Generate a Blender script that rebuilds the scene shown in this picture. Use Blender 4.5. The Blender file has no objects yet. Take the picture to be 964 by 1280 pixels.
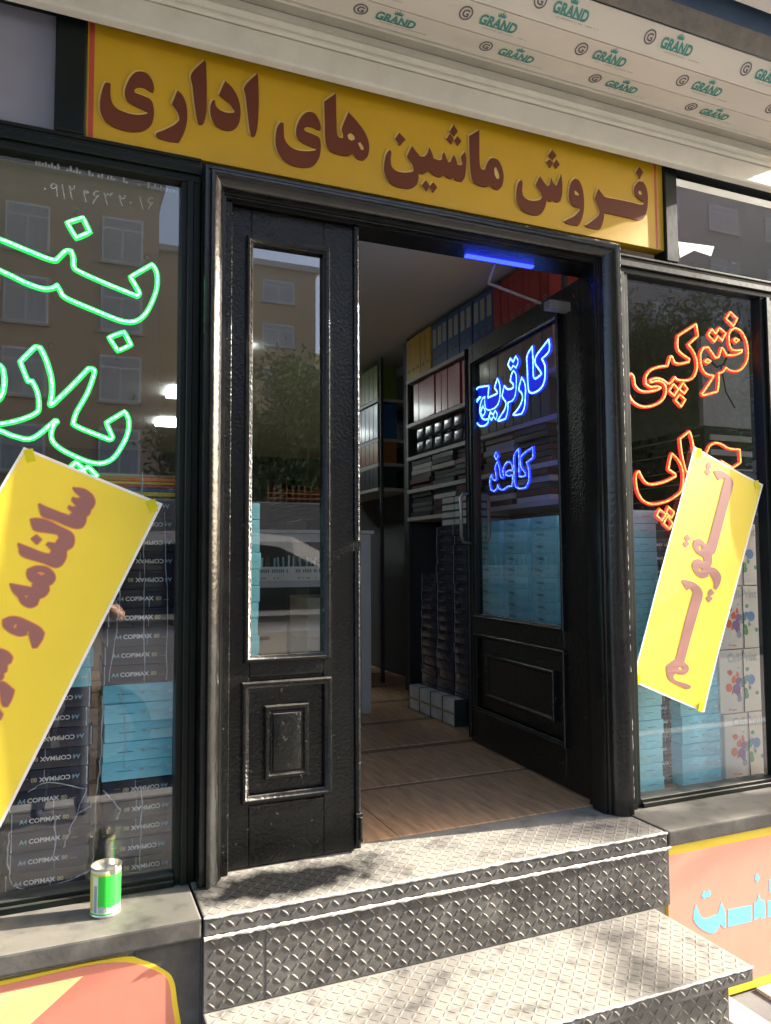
import bpy, bmesh, math, random
from mathutils import Vector, Matrix
from mathutils.geometry import tessellate_polygon
random.seed(7)
sc = bpy.context.scene
COL = sc.collection
R = math.radians

# ------------------------------------------------------------------ camera, world, sun, exposure
CAM = Vector((.8026, -2.3137, .92)); FPX = 950.0
YAW, PITCH, ROLL = R(22.905), R(3.62), R(-.3333)
FW = Vector((math.sin(YAW)*math.cos(PITCH), math.cos(YAW)*math.cos(PITCH), math.sin(PITCH)))
_r = Vector((math.cos(YAW), -math.sin(YAW), 0)); _u = _r.cross(FW)
RT = _r*math.cos(ROLL)+_u*math.sin(ROLL); UP = _u*math.cos(ROLL)-_r*math.sin(ROLL)
cd = bpy.data.cameras.new('camera'); cam = bpy.data.objects.new('camera', cd); COL.objects.link(cam)
cd.sensor_fit = 'HORIZONTAL'; cd.sensor_width = 36; cd.lens = FPX/964*36
cd.clip_start = .02; cd.clip_end = 600
m3 = Matrix((RT, UP, -FW)).transposed()
cam.matrix_world = Matrix.Translation(CAM) @ m3.to_4x4()
sc.camera = cam
SUN_EL, SUN_AZ = R(24), R(8.6)             # sun low over the right end of the street, a little in front of the shop
SV = Vector((math.cos(SUN_EL)*math.cos(SUN_AZ), -math.cos(SUN_EL)*math.sin(SUN_AZ), math.sin(SUN_EL)))
w = bpy.data.worlds.new("World"); sc.world = w; w.use_nodes = True
nt = w.node_tree; bg = nt.nodes['Background']
sky = nt.nodes.new('ShaderNodeTexSky'); sky.sky_type = 'NISHITA'; sky.sun_disc = False
sky.sun_elevation = SUN_EL; sky.sun_rotation = math.atan2(SV.x, SV.y); sky.air_density = .75; sky.dust_density = 3.5; sky.ozone_density = .4
nt.links.new(sky.outputs[0], bg.inputs[0]); bg.inputs[1].default_value = .125
ld = bpy.data.lights.new('sun', 'SUN'); ld.energy = 4.5; ld.angle = R(.53); ld.color = (1, .93, .82)
sun = bpy.data.objects.new('sun', ld); COL.objects.link(sun); sun.location = (8, -3, 9)
sun.rotation_euler = SV.to_track_quat('Z', 'Y').to_euler()
vs = sc.view_settings; vs.view_transform = 'Standard'; vs.look = 'None'; vs.exposure = 2.2; vs.gamma = 1
sc.cycles.max_bounces = 8; sc.cycles.transparent_max_bounces = 12

# ------------------------------------------------------------------ pixel (of the 964 px wide photograph) -> point on a real plane
def ray(u, v): return FW+RT*((u-482)/FPX)+UP*((640-v)/FPX)
def at(u, v, y=0.0):
    d = ray(u, v); return CAM+d*((y-CAM.y)/d.y)
def atp(u, v, P, n):
    d = ray(u, v); return CAM+d*((P-CAM).dot(n)/d.dot(n))

# ------------------------------------------------------------------ materials
def mat(name, col, rough=.5, metal=0, var=.12, vscale=6, bump=0, bscale=40, dust=0, dustcol=(.42, .40, .36), spec=.5, coat=0, objvar=0, stretch=(1, 1, 1), chips=0, chipcol=(.6, .58, .54), dusty_all=0, clean=None):
    m = bpy.data.materials.new(name); m.use_nodes = True; N = m.node_tree.nodes; L = m.node_tree.links
    b = N['Principled BSDF']; b.inputs['Roughness'].default_value = rough; b.inputs['Metallic'].default_value = metal
    b.inputs['Specular IOR Level'].default_value = spec
    if coat: b.inputs['Coat Weight'].default_value = coat; b.inputs['Coat Roughness'].default_value = .12
    tc = N.new('ShaderNodeTexCoord'); mp = N.new('ShaderNodeMapping'); mp.inputs['Scale'].default_value = stretch
    L.new(tc.outputs['Object'], mp.inputs[0])
    nz = N.new('ShaderNodeTexNoise'); nz.inputs['Scale'].default_value = vscale; nz.inputs['Detail'].default_value = 6; nz.inputs['Roughness'].default_value = .65
    L.new(mp.outputs[0], nz.inputs[0])
    def mixc(f, a, bb):
        x = N.new('ShaderNodeMix'); x.data_type = 'RGBA'
        if hasattr(f, 'is_linked'): L.new(f, x.inputs[0])
        else: x.inputs[0].default_value = f
        for s, v in ((6, a), (7, bb)):
            if hasattr(v, 'is_linked'): L.new(v, x.inputs[s])
            else: x.inputs[s].default_value = (*v, 1)
        return x.outputs[2]
    def ramp(f, a, bb):
        x = N.new('ShaderNodeMapRange'); x.inputs[1].default_value = a; x.inputs[2].default_value = bb; L.new(f, x.inputs[0]); return x.outputs[0]
    def mul(a, k):
        x = N.new('ShaderNodeMath'); x.operation = 'MULTIPLY'; L.new(a, x.inputs[0])
        if hasattr(k, 'is_linked'): L.new(k, x.inputs[1])
        else: x.inputs[1].default_value = k
        return x.outputs[0]
    lo = tuple(c*(1-var) for c in col); hi = tuple(min(1, c*(1+var)) for c in col)
    c = mixc(ramp(nz.outputs[0], .3, .7), lo, hi)
    if objvar:
        oi = N.new('ShaderNodeObjectInfo'); c = mixc(mul(oi.outputs['Random'], objvar), c, tuple(x*.45 for x in col))
    if dust or dusty_all:
        ge = N.new('ShaderNodeNewGeometry'); sx = N.new('ShaderNodeSeparateXYZ'); L.new(ge.outputs['Normal'], sx.inputs[0])
        n2 = N.new('ShaderNodeTexNoise'); n2.inputs['Scale'].default_value = 14; n2.inputs['Detail'].default_value = 8; L.new(tc.outputs['Object'], n2.inputs[0])
        if dust:
            f = mul(mul(ramp(sx.outputs[2], .25, .9), dust), ramp(n2.outputs[0], .2, .5)); f0_ = f
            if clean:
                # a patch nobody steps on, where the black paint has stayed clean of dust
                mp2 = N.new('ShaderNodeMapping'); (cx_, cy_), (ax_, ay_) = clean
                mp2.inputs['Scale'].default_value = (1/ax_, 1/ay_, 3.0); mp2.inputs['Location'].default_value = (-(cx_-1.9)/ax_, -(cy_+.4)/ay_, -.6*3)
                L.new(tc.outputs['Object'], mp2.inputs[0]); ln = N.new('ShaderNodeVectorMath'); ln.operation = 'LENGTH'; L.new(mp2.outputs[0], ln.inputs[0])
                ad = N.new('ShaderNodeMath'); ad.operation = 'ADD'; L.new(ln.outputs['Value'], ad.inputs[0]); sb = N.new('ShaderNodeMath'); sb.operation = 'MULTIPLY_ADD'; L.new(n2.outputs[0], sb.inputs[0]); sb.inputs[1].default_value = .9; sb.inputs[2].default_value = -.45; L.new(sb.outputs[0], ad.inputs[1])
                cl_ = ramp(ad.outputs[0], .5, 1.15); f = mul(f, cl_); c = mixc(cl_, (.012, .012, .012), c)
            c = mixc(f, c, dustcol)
        if dusty_all:
            f = mul(ramp(n2.outputs[0], .5, .75), dusty_all); c = mixc(f, c, dustcol)
    if chips:
        n3 = N.new('ShaderNodeTexNoise'); n3.inputs['Scale'].default_value = 55; n3.inputs['Detail'].default_value = 3; L.new(tc.outputs['Object'], n3.inputs[0])
        f = mul(ramp(n3.outputs[0], .70, .715), chips); c = mixc(f, c, chipcol)
    L.new(c, b.inputs['Base Color'])
    rr = N.new('ShaderNodeMapRange'); rr.inputs[3].default_value = max(.02, rough*.75); rr.inputs[4].default_value = min(1, rough*1.3)
    L.new(nz.outputs[0], rr.inputs[0]); L.new(rr.outputs[0], b.inputs['Roughness'])
    if bump:
        n4 = N.new('ShaderNodeTexNoise'); n4.inputs['Scale'].default_value = bscale; n4.inputs['Detail'].default_value = 5; L.new(mp.outputs[0], n4.inputs[0])
        bp = N.new('ShaderNodeBump'); bp.inputs['Strength'].default_value = bump; bp.inputs['Distance'].default_value = .004
        L.new(n4.outputs[0], bp.inputs['Height']); L.new(bp.outputs[0], b.inputs['Normal'])
    return m
def emit(name, col, s):
    m = bpy.data.materials.new(name); m.use_nodes = True; N = m.node_tree.nodes; b = N['Principled BSDF']
    b.inputs['Base Color'].default_value = (*[x*.5 for x in col], 1); b.inputs['Emission Color'].default_value = (*col, 1); b.inputs['Emission Strength'].default_value = s
    return m
def led(name, col, hot, s):
    # beaded strip of small lamps: the glow is stronger at each lamp along the rope
    m = emit(name, col, s); N = m.node_tree.nodes; L = m.node_tree.links; b = N['Principled BSDF']
    tc = N.new('ShaderNodeTexCoord'); vo = N.new('ShaderNodeTexVoronoi'); vo.inputs['Scale'].default_value = 150
    L.new(tc.outputs['Object'], vo.inputs[0])
    mr = N.new('ShaderNodeMapRange'); mr.inputs[1].default_value = .1; mr.inputs[2].default_value = .6; mr.inputs[3].default_value = 1; mr.inputs[4].default_value = 0
    L.new(vo.outputs[0], mr.inputs[0])
    x = N.new('ShaderNodeMix'); x.data_type = 'RGBA'; x.inputs[6].default_value = (*col, 1); x.inputs[7].default_value = (*hot, 1)
    L.new(mr.outputs[0], x.inputs[0]); L.new(x.outputs[2], b.inputs['Emission Color'])
    return m
def glass(name, tint=(.9, .93, .92), ior=1.6, rough=0.0, gain=1.0):
    m = bpy.data.materials.new(name); m.use_nodes = True; N = m.node_tree.nodes; L = m.node_tree.links
    N.remove(N['Principled BSDF']); o = N['Material Output']
    t = N.new('ShaderNodeBsdfTransparent'); t.inputs[0].default_value = (*tint, 1)
    g = N.new('ShaderNodeBsdfGlossy'); g.inputs['Roughness'].default_value = rough; g.inputs[0].default_value = (gain, gain, gain, 1)
    f = N.new('ShaderNodeFresnel'); f.inputs[0].default_value = ior
    x = N.new('ShaderNodeMixShader'); ge = N.new('ShaderNodeNewGeometry'); mm = N.new('ShaderNodeMath'); mm.operation = 'SUBTRACT'; mm.inputs[0].default_value = 1; L.new(ge.outputs['Backfacing'], mm.inputs[1])
    m2 = N.new('ShaderNodeMath'); m2.operation = 'MULTIPLY'; L.new(mm.outputs[0], m2.inputs[0]); L.new(f.outputs[0], m2.inputs[1]); L.new(m2.outputs[0], x.inputs[0]); L.new(t.outputs[0], x.inputs[1]); L.new(g.outputs[0], x.inputs[2]); L.new(x.outputs[0], o.inputs[0])
    return m
def leafmat(name, a, b_):
    m = bpy.data.materials.new(name); m.use_nodes = True; N = m.node_tree.nodes; L = m.node_tree.links; b = N['Principled BSDF']
    tc = N.new('ShaderNodeTexCoord'); nz = N.new('ShaderNodeTexNoise'); nz.inputs['Scale'].default_value = 2.2; nz.inputs['Detail'].default_value = 4; L.new(tc.outputs['Object'], nz.inputs[0])
    x = N.new('ShaderNodeMix'); x.data_type = 'RGBA'; x.inputs[6].default_value = (*a, 1); x.inputs[7].default_value = (*b_, 1); L.new(nz.outputs[0], x.inputs[0]); L.new(x.outputs[2], b.inputs['Base Color'])
    b.inputs['Roughness'].default_value = .6
    return m

M = {}
M['black'] = mat('black_gloss_paint', (.005, .0054, .005), .24, spec=.42, var=.4, vscale=9, bump=.7, bscale=95, dust=.5, dustcol=(.2, .18, .15), dusty_all=.03, chips=.22, chipcol=(.28, .26, .23))
M['blackcas'] = mat('black_gloss_casing', (.006, .006, .0055), .22, spec=.6, var=.4, vscale=12, bump=.3, bscale=60, dust=.4, dustcol=(.2, .18, .15), dusty_all=.05)
M['blackframe'] = mat('black_frame_paint', (.006, .009, .007), .36, var=.35, spec=.25, bump=.12, bscale=60, dust=.3, dustcol=(.2, .19, .16))
M['chip'] = mat('bare_chipped_edge', (.62, .6, .56), .5, var=.3, vscale=60)
M['beige'] = mat('cream_painted_metal', (.60, .575, .50), .5, var=.08, vscale=5, bump=.05, bscale=8, dusty_all=.25, dustcol=(.44, .40, .32))
M['beigeshade'] = mat('shaded_metal_return', (.36, .34, .29), .5)  # darker copy of the cream metal, shade under the ledge painted in
M['film'] = mat('protective_film', (.64, .60, .53), .38, var=.06, bump=.08, bscale=12, stretch=(.3, 1, 1))
M['teal'] = mat('teal_print', (.05, .27, .235), .5, var=.1)
M['greyprint'] = mat('grey_print', (.12, .12, .13), .5, var=.1)
M['faint'] = mat('faint_grey_print', (.40, .37, .32), .5)
M['slab'] = mat('white_slab', (.74, .73, .70), .7, var=.06, bump=.1); M['soffit'] = mat('grey_soffit', (.20, .22, .25), .8, var=.1)
M['darkmetal'] = mat('dark_sheet_metal', (.16, .15, .14), .5, var=.25, vscale=25)
M['blueshade'] = mat('blue_gap_shade', (.10, .16, .26), .5, var=.2)
M['signyellow'] = mat('sign_yellow', (.50, .295, .005), .42, var=.06, vscale=3, dusty_all=.12, dustcol=(.5, .42, .12))
M['signbrown'] = mat('sign_brown_letters', (.125, .034, .017), .6, spec=.2, var=.1)
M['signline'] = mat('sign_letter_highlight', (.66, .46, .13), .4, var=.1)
M['signred'] = mat('sign_red_edge', (.42, .06, .03), .5)
M['frost'] = mat('grey_film_pane', (.24, .235, .28), .45, var=.1, vscale=4)
M['plate'] = mat('steel_chequer_plate', (.082, .079, .073), .45, metal=.1, var=.4, vscale=9, bump=.2, bscale=90, dust=.7, dustcol=(.36, .335, .29), dusty_all=.3)
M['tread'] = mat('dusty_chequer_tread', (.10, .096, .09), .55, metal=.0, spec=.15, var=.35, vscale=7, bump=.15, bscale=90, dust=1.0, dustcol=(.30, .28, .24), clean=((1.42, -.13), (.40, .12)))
M['plateedge'] = mat('worn_bare_steel_edge', (.66, .63, .56), .45, var=.25, vscale=40, bump=.6, bscale=90)
M['sill'] = mat('grey_stone_sill', (.080, .076, .068), .6, spec=.3, var=.3, vscale=14, bump=.25, bscale=40, dust=.5, dustcol=(.27, .25, .21), dusty_all=.1)
M['salmon'] = mat('faded_red_print', (.66, .225, .15), .55, var=.07, vscale=3, bump=.03, dusty_all=.15, dustcol=(.45, .30, .22))
M['salmon_sunlit'] = mat('faded_sunlit_salmon_print', (.66, .27, .19), .55, var=.06, vscale=3, bump=.03, dusty_all=.12, dustcol=(.5, .36, .28))  # lighter copy of the salmon print, sunlight on the right panel painted in
M['panelyellow'] = mat('panel_yellow', (.74, .56, .03), .5, var=.05)
M['paleyellow'] = mat('pale_yellow_print', (.80, .70, .30), .5, var=.05)
M['cyanprint'] = mat('cyan_print', (.16, .50, .74), .5, var=.05)
M['papery'] = mat('yellow_paper', (.84, .64, .045), .5, var=.05, vscale=3, bump=.35, bscale=5)
M['paperletter'] = mat('mauve_brown_print', (.30, .125, .105), .55, var=.05)
M['paperline'] = mat('orange_outline_print', (.70, .24, .07), .55)
M['paperwhite'] = mat('white_paper_border', (.82, .80, .72), .55)
M['tape'] = mat('yellow_tape', (.62, .55, .01), .25)
M['glass'] = glass('window_glass', (.955, .965, .96), 2.1)
M['doorglass'] = glass('door_glass', (.94, .955, .95), 2.45)
M['darkglass'] = glass('car_glass', (.1, .12, .12), 1.6)
M['navy'] = mat('navy_ream_wrap', (.022, .026, .052), .22, var=.3, vscale=11, bump=.5, bscale=14, coat=.5, objvar=.5, stretch=(1, 1, 2.5))
M['cyan'] = mat('cyan_ream_wrap', (.25, .72, .86), .28, var=.1, vscale=10, bump=.45, bscale=12, coat=.4, objvar=.25, stretch=(1, 1, 3))
M['lwhite'] = mat('label_white', (.8, .8, .78), .4); M['lblue'] = mat('label_blue', (.26, .46, .56), .4); M['lgold'] = mat('label_gold', (.45, .38, .22), .4)
M['ldark'] = mat('label_dark_blue', (.02, .09, .14), .4)
M['lpale'] = mat('label_pale_blue', (.30, .58, .68), .4)
M['wrap'] = mat('clear_wrap_seam', (.5, .52, .56), .2, var=.4, vscale=30, bump=.6)
M['carton'] = mat('white_carton', (.74, .69, .60), .55, var=.05, bump=.05)
for n, c in dict(orange=(.72, .13, .04), violet=(.25, .10, .30), blue=(.08, .24, .50), green=(.05, .32, .09), slate=(.28, .34, .40), greengrey=(.12, .33, .22), greytext=(.42, .45, .47)).items(): M['ink_'+n] = mat('ink_'+n, c, .5, var=.08)
M['floor'] = mat('wood_look_tile', (.56, .34, .19), .42, var=.42, vscale=5, bump=.1, bscale=20, stretch=(7, .8, 1), objvar=.12, spec=.35)
M['grout'] = mat('dark_grout', (.26, .175, .11), .7)
M['wallin'] = mat('interior_wall', (.30, .29, .27), .8); M['ceil'] = mat('interior_ceiling', (.55, .53, .49), .8, var=.04, vscale=2)
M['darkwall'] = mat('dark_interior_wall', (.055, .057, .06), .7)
M['shelf'] = mat('grey_shelf_board', (.42, .40, .38), .45); M['shelfpost'] = mat('dark_shelf_post', (.05, .05, .055), .5)
for n, c in dict(yellow=(.50, .31, .03), blue=(.025, .085, .22), red=(.36, .035, .03), tan=(.26, .18, .09), green=(.12, .17, .03), brown=(.25, .10, .03), dark=(.02, .028, .03), maroon=(.09, .02, .02)).items():
    M['b_'+n] = mat('binder_'+n, tuple(min(.8, q*1.25) for q in c), .32, var=.15, bump=.15, bscale=10, objvar=.3, coat=.25)
M['spine'] = mat('spine_label', (.42, .40, .36), .6); M['hole'] = mat('finger_hole_ring', (.35, .35, .35), .3, metal=.8)
M['pagewhite'] = mat('page_edges', (.52, .52, .5), .7, var=.2, vscale=30, stretch=(1, 1, 12))
M['whitewrap'] = mat('white_paper_wrap', (.58, .57, .55), .45, var=.25, vscale=8, bump=.8, bscale=10)
M['strap'] = mat('gold_strap', (.32, .27, .12), .4)
M['whitewood'] = mat('white_painted_wood', (.55, .55, .53), .5, var=.06)
M['blackfurn'] = mat('black_cabinet', (.018, .02, .021), .45); M['chrome'] = mat('chrome', (.30, .29, .27), .3, metal=1)
M['stick'] = mat('wooden_stick', (.20, .11, .07), .6)
M['cream'] = mat('cream_box', (.50, .46, .33), .6)
M['dblack'] = mat('black_paper', (.03, .034, .036), .6)
M['greypanel'] = mat('grey_poster', (.40, .40, .41), .6)
M['cangreen'] = mat('can_green', (.03, .55, .045), .3, var=.08); M['canwhite'] = mat('can_white', (.70, .72, .60), .35); M['canmetal'] = mat('can_metal', (.6, .58, .5), .3, metal=.9); M['canyellow'] = mat('can_yellow', (.62, .58, .08), .35)
M['pave'] = mat('pale_paving', (.50, .47, .42), .75, var=.15, bump=.2, objvar=.15); M['asphalt'] = mat('asphalt', (.055, .055, .056), .85, var=.3, bump=.4); M['kerb'] = mat('kerb_stone', (.36, .35, .33), .8, bump=.2); M['pavedark'] = mat('dark_pavement', (.13, .125, .12), .85, var=.25, bump=.3)
M['brickA'] = mat('tan_brick', (.50, .38, .23), .85, var=.1, vscale=8); M['brickB'] = mat('brown_brick', (.42, .32, .21), .85, var=.12, vscale=8); M['greywall'] = mat('grey_render', (.30, .31, .32), .85, var=.08, vscale=3); M['brickR'] = mat('red_brick', (.30, .11, .08), .85)
M['winframe'] = mat('white_window_frame', (.7, .7, .7), .5); M['winpane'] = mat('curtained_pane', (.36, .38, .40), .2, var=.3, vscale=2, stretch=(6, 6, 1)); M['concrete'] = mat('concrete', (.42, .41, .38), .85)
M['bark'] = mat('bark', (.13, .10, .07), .9, bump=.6, bscale=20); M['leaf'] = leafmat('leaves', (.07, .12, .03), (.19, .24, .07)); M['leaf2'] = leafmat('leaves_olive', (.07, .10, .035), (.19, .20, .08))
M['orangefence'] = mat('orange_railing', (.50, .20, .06), .6)
M['carpaint'] = mat('white_car_paint', (.72, .71, .68), .25, var=.02, coat=.6); M['tyre'] = mat('tyre', (.02, .02, .02), .8); M['rim'] = mat('rim', (.4, .4, .4), .3, metal=.8)
M['green'] = led('green_led', (.07, 1, .18), (.42, 1, .5), 1.5); M['greenglow'] = emit('green_halo_sleeve', (.0, .55, .06), .55)
M['red'] = led('orange_led', (1, .14, .03), (1, .48, .12), 1.15); M['redglow'] = emit('red_halo_sleeve', (.55, .02, .015), .5)
M['blue'] = led('blue_led', (.06, .24, 1), (.35, .75, 1), 1.7); M['blueglow'] = emit('blue_halo_sleeve', (.005, .02, .75), .6)
M['bluefill'] = emit('lit_blue_backing', (.004, .012, .5), .30)
M['blue2'] = led('deep_blue_led', (.03, .06, 1), (.2, .36, 1), 1.3)
M['lampw'] = emit('lit_panel', (.9, 1, .98), 5); M['bluelamp'] = emit('blue_strip', (.02, .04, 1), 1.2)
M['ghost'] = mat('pale_glass_lettering', (.42, .42, .43), .5)
M['acrylic'] = glass('clear_acrylic', (.75, .8, .78), 1.5)
M['cloth'] = mat('dark_jacket', (.03, .03, .035), .9); M['skin'] = mat('skin', (.42, .24, .17), .5, var=.05); M['hair'] = mat('hair', (.015, .012, .01), .6); M['phone'] = mat('phone_body', (.02, .02, .022), .2); M['jeans'] = mat('jeans', (.04, .05, .08), .9)

# ------------------------------------------------------------------ object helpers
ROOT = {}
def reg(o, loc): ROOT[o.name] = Vector(loc)
def tag(o, label=None, cat=None, group=None, kind=None):
    if label: o['label'] = label
    if cat: o['category'] = cat
    if group: o['group'] = group
    if kind: o['kind'] = kind
    return o
def thing(name, label, cat, loc=(0, 0, 0), group=None):
    o = bpy.data.objects.new(name, None); COL.objects.link(o); o.location = loc; o.empty_display_size = .1
    reg(o, loc); return tag(o, label, cat, group)
class MB:
    def __init__(s): s.v = []; s.f = []; s.mi = []
    def add(s, vs, fs, mi=0):
        k = len(s.v); s.v += [Vector(p) for p in vs]; s.f += [tuple(i+k for i in f) for f in fs]; s.mi += [mi]*len(fs); return s
    def box(s, x0, x1, y0, y1, z0, z1, mi=0, mtx=None):
        vs = [Vector((x, y, z)) for z in (z0, z1) for y in (y0, y1) for x in (x0, x1)]
        if mtx: vs = [mtx @ p for p in vs]
        return s.add(vs, [(0, 2, 3, 1), (4, 5, 7, 6), (0, 1, 5, 4), (2, 6, 7, 3), (0, 4, 6, 2), (1, 3, 7, 5)], mi)
    def tube(s, pts, r, n=6, closed=False, mi=0, taper=None):
        pts = [Vector(p) for p in pts]; N = len(pts); rings = []
        ref = None
        for i, p in enumerate(pts):
            a = pts[(i-1) % N] if (closed or i > 0) else p; b = pts[(i+1) % N] if (closed or i < N-1) else p
            t = (b-a); t = t.normalized() if t.length > 1e-9 else Vector((1, 0, 0))
            if ref is None:
                ref = t.orthogonal().normalized()
            ref = (ref-t*ref.dot(t)); ref = ref.normalized() if ref.length > 1e-6 else t.orthogonal().normalized()
            q = t.cross(ref); rr = r if taper is None else taper[i]
            rings.append([p+(ref*math.cos(2*math.pi*j/n)+q*math.sin(2*math.pi*j/n))*rr for j in range(n)])
        vs = [p for g in rings for p in g]; fs = []
        for i in range(N if closed else N-1):
            for j in range(n): fs.append((i*n+j, i*n+(j+1) % n, ((i+1) % N)*n+(j+1) % n, ((i+1) % N)*n+j))
        if not closed: fs += [tuple(range(n))[::-1], tuple((N-1)*n+j for j in range(n))]
        return s.add(vs, fs, mi)
    def lathe(s, prof, c, n=24, mi=0):
        vs = []; fs = []; c = Vector(c)
        for (r, z) in prof:
            for j in range(n): a = 2*math.pi*j/n; vs.append(c+Vector((r*math.cos(a), r*math.sin(a), z)))
        for i in range(len(prof)-1):
            for j in range(n): fs.append((i*n+j, i*n+(j+1) % n, (i+1)*n+(j+1) % n, (i+1)*n+j))
        return s.add(vs, fs, mi)
    def ext(s, loops, fn, t, mi=0):
        # loops: list of 2D polygons (first outer, rest holes); fn(a, b, d) -> point; solid of thickness t
        tris = tessellate_polygon([[Vector((a, b, 0)) for a, b in L] for L in loops])
        flat = [p for L in loops for p in L]; k = len(flat)
        vs = [fn(a, b, t) for a, b in flat]+[fn(a, b, 0) for a, b in flat]
        fs = [tuple(x) for x in tris]+[tuple(reversed([i+k for i in x])) for x in tris]
        o = 0
        for L in loops:
            n = len(L)
            for i in range(n): fs.append((o+i, o+(i+1) % n, k+o+(i+1) % n, k+o+i))
            o += n
        return s.add(vs, fs, mi)
    def prof_x(s, prof, x0, x1, mi=0):
        # closed (y,z) profile extruded along x
        n = len(prof); tris = tessellate_polygon([[Vector((a, b, 0)) for a, b in prof]])
        vs = [Vector((x0, a, b)) for a, b in prof]+[Vector((x1, a, b)) for a, b in prof]
        fs = [(i, (i+1) % n, n+(i+1) % n, n+i) for i in range(n)]+[tuple(t) for t in tris]+[tuple(i+n for i in reversed(t)) for t in tris]
        return s.add(vs, fs, mi)
    def ring(s, x0, x1, z0, z1, prof, fn, open_bottom=False, mi=0):
        # mitred moulding round a rectangle; prof (w inward, d proud)
        n = len(prof); vs = []
        for (cx, cz, sx, sz) in ((x0, z0, 1, 1), (x0, z1, 1, -1), (x1, z1, -1, -1), (x1, z0, -1, 1)):
            for (a, d) in prof:
                if open_bottom and cz == z0: vs.append(fn(cx+sx*a, cz, d))
                else: vs.append(fn(cx+sx*a, cz+sz*a, d))
        fs = []
        for k in range(3 if open_bottom else 4):
            for i in range(n-1): fs.append((k*n+i, k*n+i+1, ((k+1) % 4)*n+i+1, ((k+1) % 4)*n+i))
        return s.add(vs, fs, mi)
    def build(s, name, mats, parent=None, bevel=0, smooth=False, mtx=None, own=False, segs=1):
        me = bpy.data.meshes.new(name)
        off = ROOT[parent.name] if (parent is not None and not own) else Vector((0, 0, 0))
        vs = [(mtx @ p if mtx else p)-off for p in s.v]
        me.from_pydata([tuple(p) for p in vs], [], s.f)
        mats = mats if isinstance(mats, (list, tuple)) else [mats]
        for q in mats: me.materials.append(q)
        if len(mats) > 1: me.polygons.foreach_set('material_index', s.mi)
        bm = bmesh.new(); bm.from_mesh(me)
        bmesh.ops.recalc_face_normals(bm, faces=bm.faces)
        if bevel:
            ed = [e for e in bm.edges if len(e.link_faces) == 2 and e.calc_face_angle(0) > .6]
            bmesh.ops.bevel(bm, geom=ed, offset=bevel, segments=segs, affect='EDGES', profile=.6, clamp_overlap=True)
        bm.to_mesh(me); bm.free()
        if smooth:
            me.polygons.foreach_set('use_smooth', [True]*len(me.polygons))
            try: me.set_sharp_from_angle(angle=R(38))
            except Exception: pass
        o = bpy.data.objects.new(name, me); COL.objects.link(o)
        if parent is not None: o.parent = parent; ROOT[o.name] = off
        else: ROOT[o.name] = Vector((0, 0, 0))
        return o
def copy_thing(src, loc, rot=None, label=None):
    c = src.copy(); COL.objects.link(c); c.location = loc
    if rot is not None: c.rotation_euler = rot
    if label: c['label'] = label
    for ch in src.children:
        d = ch.copy(); COL.objects.link(d); d.parent = c
        for g in ch.children:
            e = g.copy(); COL.objects.link(e); e.parent = d
    return c
def part(name, m, parent, *boxes, bevel=.002, **k):
    b = MB()
    for q in boxes: b.box(*q)
    return b.build(name, m, parent, bevel=bevel, **k)

# smoothing of traced outlines: sharp bends stay sharp, the rest becomes a curve
def smooth(pts, closed=True, n=4, corner=52):
    N = len(pts); P = [Vector((a, b)) for a, b in pts]; out = []
    def iscorner(i):
        if not closed and i in (0, N-1): return True
        a = P[i]-P[i-1]; b = P[(i+1) % N]-P[i]
        if a.length < 1e-9 or b.length < 1e-9: return True
        return math.degrees(a.angle(b)) > corner
    for i in range(N if closed else N-1):
        p1, p2 = P[i], P[(i+1) % N]
        p0 = p1 if iscorner(i) else P[i-1]; p3 = p2 if iscorner((i+1) % N) else P[(i+2) % N]
        for k in range(n):
            t = k/n
            q = .5*((2*p1)+(p2-p0)*t+(2*p0-5*p1+4*p2-p3)*t*t+(3*p1-p0-3*p2+p3)*t**3)
            out.append((q.x, q.y))
    if not closed: out.append(tuple(P[-1]))
    return out
def px(pts, s, ox, oy): return [(ox+a/s, oy+b/s) for a, b in pts]

_txt = {}
def text_mesh(body, size=1, off=0.0, ext=0.0):
    k = (body, size, off, ext)
    if k not in _txt:
        cu = bpy.data.curves.new('t', 'FONT'); cu.body = body; cu.size = size; cu.offset = off; cu.extrude = ext; cu.resolution_u = 3
        o = bpy.data.objects.new('t', cu); COL.objects.link(o)
        dg = bpy.context.evaluated_depsgraph_get(); me = bpy.data.meshes.new_from_object(o.evaluated_get(dg))
        _txt[k] = ([v.co.copy() for v in me.vertices], [tuple(p.vertices) for p in me.polygons])
        bpy.data.objects.remove(o); bpy.data.curves.remove(cu); bpy.data.meshes.remove(me)
    return _txt[k]
def put_text(mb, body, size, fn, mi=0, off=0.0, w=None):
    vs, fs = text_mesh(body, size, off)
    if not vs: return 0
    x1 = max(v.x for v in vs); k = 1 if w is None else w/x1
    mb.add([fn(v.x*k, v.y*k if w is None else v.y, 0) for v in vs], fs, mi); return x1*k

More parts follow.
